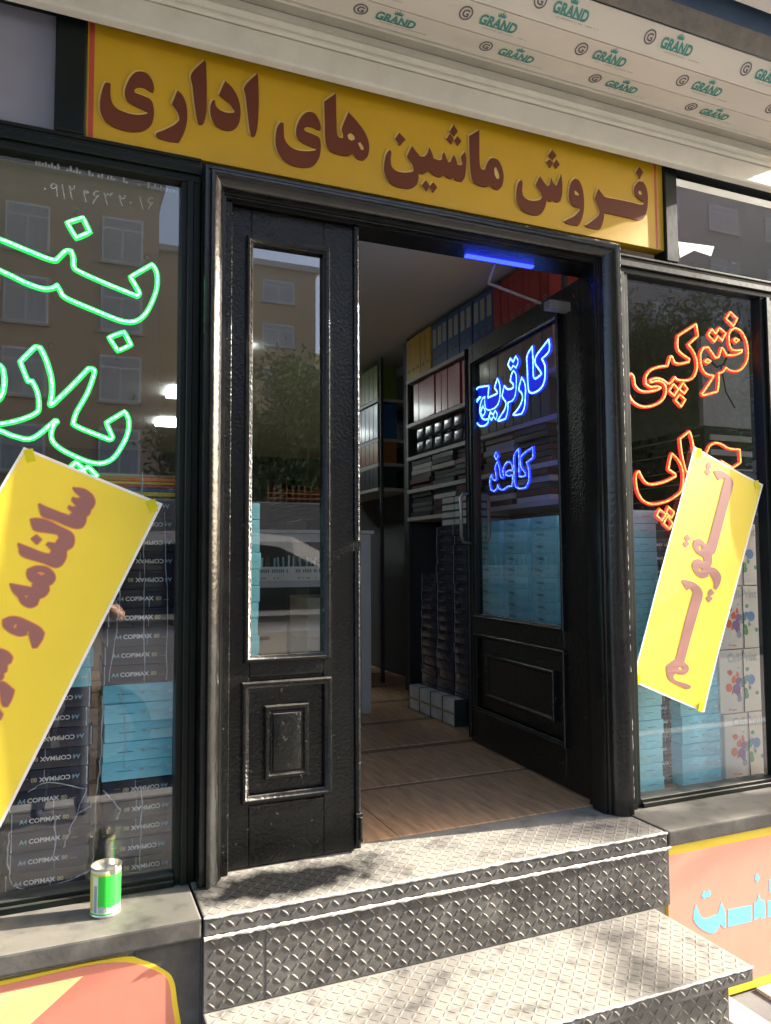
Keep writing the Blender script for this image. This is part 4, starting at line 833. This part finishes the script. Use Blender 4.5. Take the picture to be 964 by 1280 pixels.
# ------------------------------------------------------------------ interior furnishings
def shelf_unit(name, label, x0, x1, y0, y1, zs, cat='shelving', posts=True):
    t = thing(name, label, cat, ((x0+x1)/2, (y0+y1)/2, 0))
    for z in zs: part('shelf_board', M['shelf'], t, (x0, x1, y0, y1, z-.026, z), bevel=.002)
    for y in (y0-.03, y1+.0):
        for xp in (x0+.012, x1-.024): part('shelf_post', M['shelfpost'], t, (xp, xp+.024, y, y+.0295, 0, 2.48), bevel=.002)
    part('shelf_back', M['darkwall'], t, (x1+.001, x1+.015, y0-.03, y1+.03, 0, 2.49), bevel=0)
    return t
ZS = [2.176, 1.865, 1.632, 1.404, 1.212]
shelf_unit('wall_shelving', 'tall shelving crammed with binders along the right wall', 3.0, 3.3, .70, 2.50, ZS)
shelf_unit('wall_shelving', 'far shelving with green and blue packs beyond the first', 3.0, 3.3, 3.03, 4.3, [2.165, 1.856, 1.665, 1.475])
def binder(x, y, z, wd, h, d, key, label, group, spine=True, name='ring_binder'):
    k = (key, wd, h, d, spine)
    if k not in proto_r:
        b = MB(); b.box(0, d, -wd/2+.001, wd/2-.001, 0, h); o = b.build(name, M['b_'+key], bevel=.004, segs=2); tag(o, label, 'binder', group)
        if spine:
            b = MB(); b.box(-.001, .0005, -wd*.30, wd*.30, h*.45, h*.88); b.build('spine_label', M['spine'] if key == 'blue' else M['b_'+key], o, own=True)
            b = MB(); b.tube([(-.001, .012*math.cos(a*math.pi/5), h*.2+.012*math.sin(a*math.pi/5)) for a in range(10)], .002, 4, True); b.build('finger_ring', M['hole'], o, own=True)
        proto_r[k] = o; o.location = (x, y, z)
    else: o = copy_thing(proto_r[k], (x, y, z), (random.uniform(-.01, .01), 0, 0), label); o['group'] = group
    return o
nth = ['first', 'second', 'third', 'fourth', 'fifth', 'sixth', 'seventh', 'eighth', 'ninth', 'tenth', 'eleventh', 'twelfth', 'thirteenth', 'fourteenth', 'fifteenth']
y = 2.465; idx = {}
while y > .74:
    key = 'yellow' if y > 2.12 else ('blue' if y > 1.30 else 'red')
    idx[key] = idx.get(key, 0)+1
    binder(3.0+random.uniform(.0, .012), y, 2.177, .078, .285, .26, key, '%s binder on the top shelf, %s of the %s ones from the far end' % (key, nth[idx[key]-1], key), 'binders on the top shelf'); y -= .0785
y = 2.36; idx = {}
while y > .74:
    key = 'red' if y > 1.62 else 'tan'
    idx[key] = idx.get(key, 0)+1
    binder(3.0+random.uniform(.0, .012), y, 1.866, .085, .262, .26, key, '%s wrapped binder on the second shelf, %s from its far end' % (key, nth[idx[key]-1]), 'binders on the second shelf', spine=(key == 'tan')); y -= .086
# black wrapped packs
for i in range(5):
    for k_ in range(2):
        b = MB(); yc = 2.28-i*.135
        b.box(3.0, 3.25, yc-.062, yc+.062, 1.633+k_*.092, 1.633+k_*.092+.09); o = b.build('wrapped_pack', M['navy'], bevel=.02, segs=3, smooth=True)
        tag(o, 'shiny black wrapped pack on the third shelf, %s row, %s from the far end' % (('lower', 'upper')[k_], nth[i]), 'pack', 'black wrapped packs')
for i in range(10):
    binder(3.005, 1.60-i*.085, 1.633, .08, .19, .24, 'dark', 'dark file on the third shelf, %s from the far end' % nth[i], 'dark files on the third shelf', spine=False, name='box_file')
# flat piles of folders on the lower shelves
for si, (z0, ytop, nn_) in enumerate(((1.405, 2.25, 11), (1.213, 2.3, 9))):
    for q in range(5):
        yy = 2.30-q*.33
        for i in range(nn_):
            if i % 2: continue
            th = .017; z = z0+i*.0165
            b = MB(); b.box(3.0+random.uniform(0, .03), 3.28, yy-.15+random.uniform(-.008, .008), yy+.15+random.uniform(-.008, .008), z, z+.030)
            o = b.build('document_folder', random.choice([M['b_dark'], M['dblack'], M['b_maroon'], M['pagewhite'], M['b_dark']]), bevel=.002)
            tag(o, 'flat folder, %s from the bottom of the %s pile on the %s shelf' % (nth[i//2], ('farthest', 'second farthest', 'middle', 'second nearest', 'nearest')[q], ('fourth', 'fifth')[si]), 'folder', 'folders piled on the lower shelves')
# far unit: packs facing the room
for nm, key, z0, h in (('green', 'green', 2.166, .262), ('blue', 'blue', 1.857, .27), ('orange brown', 'brown', 1.666, .165), ('dark', 'dark', 1.476, .16)):
    for i in range(6):
        binder(3.0, 3.075+i*.088, z0, .086, h, .16, key, '%s wrapped binder on the far shelving, %s from the corner' % (nm, nth[i]), 'wrapped binders on the far shelving', spine=False)
# corner post with hung dark things
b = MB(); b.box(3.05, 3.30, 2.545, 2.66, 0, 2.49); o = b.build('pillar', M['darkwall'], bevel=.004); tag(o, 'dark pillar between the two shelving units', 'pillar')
# white rack table
t = thing('pen_rack', 'white wooden rack table with pens seen through the left door leaf', 'rack', (2.15, 2.1, 0))
for x in (1.72, 2.465):
    for y in (2.0, 2.42): part('leg', M['whitewood'], t, (x, x+.062, y, y+.05, 0, 1.078), bevel=.003)
part('top_board', M['whitewood'], t, (1.70, 2.545, 1.99, 2.48, 1.079, 1.10), (1.7825, 2.4645, 2.005, 2.035, 1.03, 1.078), bevel=.002)
part('shelf_board', M['whitewood'], t, (1.7825, 2.4645, 2.003, 2.46, .765, .80), bevel=.002); part('shelf_board', M['whitewood'], t, (1.7825, 2.4645, 2.003, 2.46, .19, .215), bevel=.002)
part('label_board', M['paperwhite'], t, (1.7825, 2.4645, 2.0, 2.0025, .802, .885), bevel=0)
b = MB()
for i in range(60):
    x = 1.80+i*.011
    if x > 2.45 or random.random() < .25: continue
    b.box(x, x+.006, 1.9990, 1.9996, .85, .87)
    if random.random() < .5: b.box(x, x+.007, 1.9990, 1.9996, .815, .822)
b.build('printed_rows', M['greyprint'], t)['kind'] = 'stuff'
for i in range(24):
    b = MB(); x = 1.80+i*.027; lean = random.uniform(-.02, .02); b.tube([(x, 2.03, .82), (x+lean, 2.03, .93+random.random()*.03)], .006, 6); b.build('pen', random.choice([M['paperwhite'], M['greyprint'], M['greyprint'], M['lpale']]), t)
for i, (z0, z1) in enumerate(((.216, .46), (.462, .70))):
    b = MB(); b.box(2.13, 2.44, 2.02, 2.40, z0, z1); o = b.build('storage_box', M['cream'], bevel=.005); tag(o, 'cream box on the white rack, %s one' % ('lower', 'upper')[i], 'box', 'cream boxes in the rack')
# black cabinet with drawers, stick, loose dark sheets
t = thing('drawer_cabinet', 'black drawer cabinet standing at the dark back of the shop', 'cabinet', (3.0, 3.6, 0))
part('carcass', M['blackfurn'], t, (2.55, 2.98, 3.42, 4.0, .02, 1.25), bevel=.004)
for i in range(4):
    d = part('drawer', M['blackfurn'], t, (2.565, 2.965, 3.40, 3.4195, .05+i*.29, .325+i*.29), bevel=.004)
    part('handle', M['chrome'], d, (2.70, 2.82, 3.388, 3.3995, .22+i*.29, .235+i*.29), bevel=.002)
for i in range(9):
    b = MB(); mt = Matrix.Translation((2.62+i*.008, 3.25+.03*i, 1.26+i*.028)) @ Matrix.Rotation(R(-14+i*3), 4, 'Y') @ Matrix.Rotation(R(12-i*3), 4, 'Z')
    b.box(-.34, .22, -.25, .25, 0, .006, mtx=mt); o = b.build('paper_sheet', M['dblack'] if i % 3 else M['darkmetal']); tag(o, 'dark card sheet, %s from the bottom of the slumped heap on the black cabinet' % nth[i], 'card sheet', 'dark card sheets on the cabinet')
b = MB(); b.tube([(2.66, 3.12, .01), (2.83, 3.36, .62)], .014, 8); tag(b.build('broom_stick', M['stick'], smooth=True), 'thin wooden stick leaning in front of the black cabinet', 'stick')
# right window back display: striped shelving and grey panel
t = thing('display_shelving', 'dark shelving with pale strips behind the right window', 'shelving', (4.2, 1.2, 0))
part('carcass', M['blackfurn'], t, (3.93, 5.1, .72, 2.6, 0, 1.62), bevel=.004)
for i, z in enumerate((1.58, 1.50, 1.40, 1.33, 1.25, 1.17, 1.08)):
    part('pale_strip', M['shelf'], t, (3.96, 5.05, .708, .7195, z-(.03 if i < 2 else .008), z), bevel=.001); part('pale_strip', M['shelf'], t, (3.918, 3.9295, .75, 2.5, z-.006, z), bevel=.001)
b = MB(); b.box(3.95, 5.1, .74, .77, 1.63, 2.12); tag(b.build('poster_board', M['greypanel'], bevel=.002), 'plain grey board standing above the striped shelving', 'board')
b = MB(); b.tube([(3.90, .66, 1.98), (3.97, .66, 1.93), (4.02, .66, 1.95), (4.08, .66, 2.05), (4.10, .66, 2.16)], .006, 6); b.tube([(4.0, .66, 1.94), (4.03, .66, 1.80), (4.09, .66, 1.72)], .004, 6)
tag(b.build('cable', M['dblack'], smooth=True), 'dark hanging cable in front of the grey board', 'cable')
# lit ceiling panels
for i, (x, y_, nm) in enumerate(((1.735, 6.45, 'farthest'), (1.665, 4.85, 'middle'), (1.97, 3.15, 'nearest'))):
    b = MB(); b.box(x, x+(.5, .5, .06)[i], y_-(.22, .22, .07)[i], y_+(.22, .22, .07)[i], 2.47, 2.499); tag(b.build('ceiling_light', M['lampw'], bevel=.002), '%s of the lit white ceiling panels deep inside the shop' % nm, 'ceiling light', 'lit ceiling panels')

# ------------------------------------------------------------------ across the street (seen mirrored in the glass)
def building(label, x0, x1, y, z1, mw, wins, loc):
    t = thing('apartment_building', label, 'building', loc)
    part('wall', mw, t, (x0, x1, y-10, y, -.72, z1), bevel=0)
    part('cornice', M['concrete'], t, (x0-.2, x1+.2, y-10, y+.35, z1, z1+.35), bevel=0)
    for (wx, wz, ww, wh) in wins:
        f = MB(); f.box(wx, wx+ww, y-.02, y+.06, wz, wz+wh); f = f.build('window', M['winframe'], t)
        b = MB(); b.box(wx+.08, wx+ww/2-.04, y+.062, y+.075, wz+.08, wz+wh*.72); b.box(wx+ww/2+.04, wx+ww-.08, y+.062, y+.075, wz+.08, wz+wh*.72); b.box(wx+.08, wx+ww-.08, y+.062, y+.075, wz+wh*.77, wz+wh-.08); b.build('pane', M['winpane'], f)
        s_ = MB(); s_.box(wx-.1, wx+ww+.1, y, y+.12, wz-.1, wz-.004); s_.build('sill', M['concrete'], f)
building('tall tan brick apartment block across the street', 5.6, 14.9, -42, 18.7, M['brickA'], [(x, z, 1.95, 1.35) for x in (7.2, 11.55) for z in (17.0-.4, 13.9, 11.2, 8.5, 5.8, 3.1)], (10, -42, -.7))
building('brown apartment block across the street with white framed windows', -9, 4.0, -28, 15.5, M['brickB'], [(x, z, 1.5, 1.75) for x in (-7.6, -4.5, -1.42, 1.9) for z in (12.4, 9.7, 7.0, 4.2, 1.4)], (-2, -28, -.7))
building('pale block beyond the tall tan one', 16.5, 30, -48, 15, M['concrete'], [(x, z, 1.8, 1.5) for x in (18, 22, 26) for z in (12, 9, 6, 3)], (22, -48, -.7))
building('grey apartment block far along the street to the right', 24, 50, -30, 26, M['greywall'], [(x, z, 2.2, 1.5) for x in (26, 30.5, 35, 39.5, 44) for z in (20, 16.8, 13.6, 10.4, 7.2, 4)], (37, -30, -.7))
def tree(x, y, h, cr, cz, label, m, n=5200, leaf=.062, seed=1):
    n = int(n*3.2)
    rnd = random.Random(seed); t = thing('street_tree', label, 'tree', (x, y, -.7))
    b = MB(); base = Vector((x, y, -.7)); top = Vector((x+.15, y, cz-cr*.2)); mid = (base+top)/2+Vector((.12, .05, 0))
    b.tube([base, mid, top], .1, 8, taper=[.14, .11, .07]); tips = []
    for i in range(16):
        a = rnd.uniform(0, 6.28); st = base.lerp(top, rnd.uniform(.45, 1.0)); l = cr*rnd.uniform(.55, 1.0)
        d = Vector((math.cos(a), math.sin(a), rnd.uniform(.1, 1.3))).normalized(); e = st+d*l; m_ = st.lerp(e, .5)+Vector((rnd.uniform(-.1, .1), rnd.uniform(-.1, .1), .12))*cr*.3
        b.tube([st, m_, e], .03, 5, taper=[.045, .028, .012]); tips += [e, m_, st.lerp(e, .8)]
        for k in range(3):
            e2 = m_+Vector((rnd.uniform(-1, 1), rnd.uniform(-1, 1), rnd.uniform(-.2, 1)))*cr*.4; b.tube([m_, e2], .01, 4, taper=[.016, .006]); tips.append(e2)
    b.build('trunk', M['bark'], t)
    vs = []; fs = []
    for i in range(n):
        c = rnd.choice(tips)+Vector((rnd.gauss(0, 1), rnd.gauss(0, 1), rnd.gauss(0, .8)))*cr*.17
        a = Vector((rnd.gauss(0, 1), rnd.gauss(0, 1), rnd.gauss(0, 1))).normalized(); q = a.orthogonal().normalized(); s_ = leaf*rnd.uniform(.6, 1.3); k = len(vs)
        vs += [c-a*s_, c+q*s_*.45, c+a*s_, c-q*s_*.45]; fs.append((k, k+1, k+2, k+3))
    b = MB(); b.add(vs, fs); off = ROOT[t.name]
    me = bpy.data.meshes.new('crown'); me.from_pydata([tuple(p-off) for p in b.v], [], b.f); me.materials.append(m); o = bpy.data.objects.new('crown', me); COL.objects.link(o); o.parent = t
tree(4.75, -11, 5, 1.75, 4.0, 'dense green street tree in front of the tall tan block', M['leaf'], 8000, seed=3)
tree(2.75, -10.5, 5, 1.2, 3.0, 'thin sparsely leaved tree in front of the brown block', M['leaf2'], 1800, seed=5)
tree(6.6, -12, 5, 1.7, 3.8, 'green street tree right of the dense one', M['leaf'], 6000, seed=7)
tree(11.8, -10.5, 6, 2.2, 5.2, 'broad olive green tree far right along the street', M['leaf2'], 7000, seed=9)
tree(15.2, -12.5, 6, 2.4, 5.5, 'broad tree farthest right along the street', M['leaf'], 7000, seed=11)
# street tree along this pavement, up the street to the right: its low leaf clumps throw the soft dapples on the steps
def near_tree():
    rnd = random.Random(4); tb = Vector((10.6, -2.3, -.6)); t = thing('street_tree', 'sparse street tree on the near pavement far to the right of the shop', 'tree', tuple(tb))
    b = MB(); b.tube([tb, tb+Vector((.05, 0, 2.6)), tb+Vector((0, .0, 6.6))], .1, 8, taper=[.12, .09, .05]); vs = []; fs = []
    for (gx, gy, ry, rz, n) in ((2.64, -.15, .075, .05, 240), (3.30, -.16, .10, .09, 330), (1.6, .5, .2, .2, 300), (3.4, .6, .3, .3, 400), (1.153, -.08, .05, .02, 40)):
        tt = (tb.x-gx)/SV.x-rnd.uniform(.3, .8) if gx > 1.2 else 9.0; c = Vector((gx, gy, 0 if gx > 1.2 else .75))+SV*tt
        st = tb+Vector((0, 0, c.z+1.0)); b.tube([st, (st+c)/2+Vector((0, 0, .12)), c], .02, 5, taper=[.03, .018, .008])
        for i in range(n):
            q = c+Vector((rnd.gauss(0, .15), rnd.gauss(0, .62)*ry, rnd.gauss(0, .62)*rz)); a = Vector((rnd.gauss(0, 1), rnd.gauss(0, 1), rnd.gauss(0, 1))).normalized(); o_ = a.orthogonal().normalized(); s_ = .034*rnd.uniform(.7, 1.2); k = len(vs)
            vs += [q-a*s_, q+o_*s_*.5, q+a*s_, q-o_*s_*.5]; fs.append((k, k+1, k+2, k+3))
    for i in range(900):
        a = rnd.uniform(0, 6.28); q = tb+Vector((rnd.gauss(.4, .7), rnd.gauss(-.2, .6), 6.5+abs(rnd.gauss(0, .8)))); a = Vector((rnd.gauss(0, 1), rnd.gauss(0, 1), rnd.gauss(0, 1))).normalized(); o_ = a.orthogonal().normalized(); k = len(vs)
        vs += [q-a*.06, q+o_*.03, q+a*.06, q-o_*.03]; fs.append((k, k+1, k+2, k+3))
    b.build('trunk', M['bark'], t); b = MB(); b.add(vs, fs); b.build('crown', M['leaf'], t)
near_tree()
# low wall and orange railing
b = MB(); b.box(-14, 26, -8.3, -8.0, -.72, 1.74); tag(b.build('garden_wall', M['darkmetal'], bevel=.02), 'long dark garden wall across the road', 'wall')
t = thing('orange_railing', 'short orange railing on top of the garden wall', 'railing', (3.85, -8.15, 1.74))
part('top_bar', M['orangefence'], t, (3.42, 4.3, -8.157, -8.143, 1.80, 1.814), bevel=0); part('top_bar', M['orangefence'], t, (3.42, 4.3, -8.157, -8.143, 1.87, 1.884), bevel=0)
for i in range(10): part('bar', M['orangefence'], t, (3.43+i*.09, 3.44+i*.09, -8.1425, -8.132, 1.74, 1.99), bevel=0)
# parked white car: lofted body along x
def car(cx, cy, label, K=1.06, G=-.6):
    t = thing('parked_car', label, 'car', (cx, cy, G)); z0 = G
    KZ = 1.06
    st = [(-2.05, .30, .62, .70), (-1.98, .24, .78, .80), (-1.5, .2, .92, .86), (-.9, .2, 1.0, .88), (-.3, .2, 1.03, .88), (.6, .2, 1.03, .88), (1.4, .2, 1.02, .87), (1.9, .24, .98, .82), (2.05, .34, .90, .74)]
    b = MB(); n = 14; vs = []
    for (x, lo, hi, hw) in st:
        for j in range(n):
            a = 2*math.pi*j/n; ca, sa = math.cos(a), math.sin(a); p = .45
            vs.append(Vector((cx-x, cy+hw*math.copysign(abs(ca)**p, ca), z0+KZ*(lo+hi)/2+KZ*(hi-lo)/2*math.copysign(abs(sa)**p, sa))))
    fs = [(i*n+j, i*n+(j+1) % n, (i+1)*n+(j+1) % n, (i+1)*n+j) for i in range(len(st)-1) for j in range(n)]+[tuple(range(n)), tuple((len(st)-1)*n+j for j in range(n))]
    b.add(vs, fs); b.build('body', M['carpaint'], t, smooth=True)
    roof = [(-1.0, 1.02), (-.62, 1.42), (-.2, 1.62), (.4, 1.68), (1.1, 1.64), (1.62, 1.48), (1.98, 1.05)]
    b = MB(); vs = []
    for (x, z) in roof: vs += [Vector((cx-x, cy+.66, z0+z*KZ)), Vector((cx-x, cy-.66, z0+z*KZ))]
    for (x, z) in roof: vs += [Vector((cx-x, cy+.80, z0+KZ*min(z, 1.02))), Vector((cx-x, cy-.80, z0+KZ*min(z, 1.02)))]
    m_ = len(roof); fs = []
    for i in range(m_-1):
        fs += [(2*i, 2*i+1, 2*i+3, 2*i+2), (2*i, 2*i+2, 2*m_+2*i+2, 2*m_+2*i), (2*i+1, 2*m_+2*i+1, 2*m_+2*i+3, 2*i+3)]
    b.add(vs, fs); b.build('roof', M['carpaint'], t)
    f = lambda x, z: Vector((cx-x, cy+.80-.14*(z-1.02)/.6+.012, z0+z*KZ))
    for poly in ([(-.75, 1.06), (-.42, 1.38), (-.08, 1.54), (.28, 1.58), (.28, 1.06)], [(.36, 1.06), (.36, 1.585), (1.05, 1.55), (1.38, 1.45), (1.6, 1.06)]):
        b = MB(); b.add([f(x, z) for x, z in poly], [tuple(range(len(poly)))]); b.build('window', M['darkglass'], t)
    b = MB(); b.box(cx-.24, cx-.05, cy+.885, cy+.915, z0+.90, z0+.93); b.build('door_handle', M['chrome'], t, bevel=.005)
    b = MB(); b.box(cx+.6, cx+.78, cy+.86, cy+1.02, z0+1.02, z0+1.14); b.build('mirror', M['carpaint'], t, bevel=.03, segs=2)
    for x in (-1.25, 1.25):
        b = MB(); b.lathe([(.0, .0), (.2, .0), (.2, .02), (.31, .03), (.32, .1), (.31, .2), (0, .2)], (0, 0, 0), 20)
        mt = Matrix.Translation((cx-x, cy+.72, z0+.32)) @ Matrix.Rotation(R(-90), 4, 'X'); wh = b.build('wheel', M['tyre'], t, mtx=mt, smooth=True)
        b = MB(); b.lathe([(0, .205), (.19, .2055), (.19, .19)], (0, 0, 0), 16); b.build('rim', M['rim'], wh, mtx=mt)
car(2.35, -4.45, 'white car parked at the kerb opposite the door')
def photographer():
    t = thing('person', 'person in dark top and jeans holding up a phone in both hands', 'person', (.80, -2.72, -.6))
    J = {'pelvis': (.80, -2.76, .30, .135), 'waist': (.80, -2.76, .45, .125), 'chest': (.80, -2.75, .64, .15), 'neck0': (.80, -2.74, .81, .07), 'neck': (.80, -2.72, .87, .055), 'head': (.80, -2.69, .96, .085), 'top': (.80, -2.69, 1.06, .07),
         'ls': (.63, -2.75, .76, .068), 'le': (.50, -2.60, .56, .045), 'lw': (.715, -2.39, .80, .027), 'lh': (.735, -2.355, .85, .022),
         'rs': (.97, -2.75, .76, .068), 're': (1.13, -2.60, .57, .045), 'rw': (.885, -2.39, .80, .027), 'rh': (.868, -2.355, .85, .022),
         'lt': (.71, -2.76, .24, .095), 'lk': (.70, -2.72, -.12, .062), 'la': (.69, -2.77, -.52, .042), 'lf': (.68, -2.63, -.565, .035), 'rt': (.89, -2.76, .24, .095), 'rk': (.90, -2.70, -.12, .062), 'ra': (.92, -2.76, -.52, .042), 'rf': (.93, -2.62, -.565, .035)}
    ED = [('pelvis', 'waist'), ('waist', 'chest'), ('chest', 'neck0'), ('neck0', 'neck'), ('neck', 'head'), ('head', 'top'), ('chest', 'ls'), ('ls', 'le'), ('le', 'lw'), ('lw', 'lh'), ('chest', 'rs'), ('rs', 're'), ('re', 'rw'), ('rw', 'rh'), ('pelvis', 'lt'), ('lt', 'lk'), ('lk', 'la'), ('la', 'lf'), ('pelvis', 'rt'), ('rt', 'rk'), ('rk', 'ra'), ('ra', 'rf')]
    for sd, hx, s_ in (('l', .735, 1), ('r', .868, -1)):
        for k in range(4):
            b0 = 'f%s%da' % (sd, k); b1 = 'f%s%db' % (sd, k)
            J[b0] = (hx-s_*.008, -2.338, .868+k*.019, .0085); J[b1] = (hx+s_*.022, -2.322, .872+k*.019, .0075); ED += [(sd+'h', b0), (b0, b1)]
        J['t'+sd] = (hx+s_*.03, -2.362, .875, .009); ED.append((sd+'h', 't'+sd))
    ks = list(J); me = bpy.data.meshes.new('body'); off = ROOT[t.name]
    me.from_pydata([tuple(Vector(J[k][:3])-off) for k in ks], [(ks.index(a), ks.index(b)) for a, b in ED], [])
    o = bpy.data.objects.new('body', me); COL.objects.link(o)
    md = o.modifiers.new('skin', 'SKIN'); md.use_smooth_shade = True; o.modifiers.new('sub', 'SUBSURF').levels = 1
    for i, k in enumerate(ks): me.skin_vertices[0].data[i].radius = (J[k][3], J[k][3]); me.skin_vertices[0].data[i].use_root = (k == 'pelvis')
    dg = bpy.context.evaluated_depsgraph_get(); m2 = bpy.data.meshes.new_from_object(o.evaluated_get(dg)); bpy.data.objects.remove(o)
    for q in ('skin', 'cloth', 'jeans'): m2.materials.append(M[q])
    for p in m2.polygons:
        c = p.center+off; arm = abs(c.x-.8) > .20 and c.z > .4
        p.material_index = 2 if c.z < .36 else (1 if (c.z < .84 and c.y < -2.62 and not (arm and c.z < .66)) else 0)
    m2.name = 'body'; o = bpy.data.objects.new('body', m2); COL.objects.link(o); o.parent = t
    b = MB(); b.lathe([(.0, 1.095), (.05, 1.085), (.085, 1.05), (.095, 1.0), (.092, .95), (.08, .93)], (.80, -2.705, -.0), 16); b.build('hair', M['hair'], t, smooth=True)
    b = MB(); b.tube([(.80, -2.598, .985), (.80, -2.588, .955), (.80, -2.602, .945)], .011, 6); b.build('nose', M['skin'], t, smooth=True)
    for sx in (-.032, .032): b = MB(); b.lathe([(0, -.009), (.009, 0), (0, .009)], (.80+sx, -2.607, .985), 8); b.build('eye', M['hair'], t, smooth=True)
    b = MB(); b.box(.778, .822, -2.607, -2.598, .918, .925); b.build('mouth', M['brickR'], t, bevel=.003)
    mt = Matrix.Translation(CAM-FW*.03) @ m3.to_4x4(); b = MB(); b.box(-.037, .037, -.078, .078, -.004, .004, mtx=mt); ph = b.build('phone', M['phone'], bevel=.003)
    tag(ph, 'black phone held up in both hands by the person', 'phone')
photographer()
print('objects', len(bpy.data.objects))
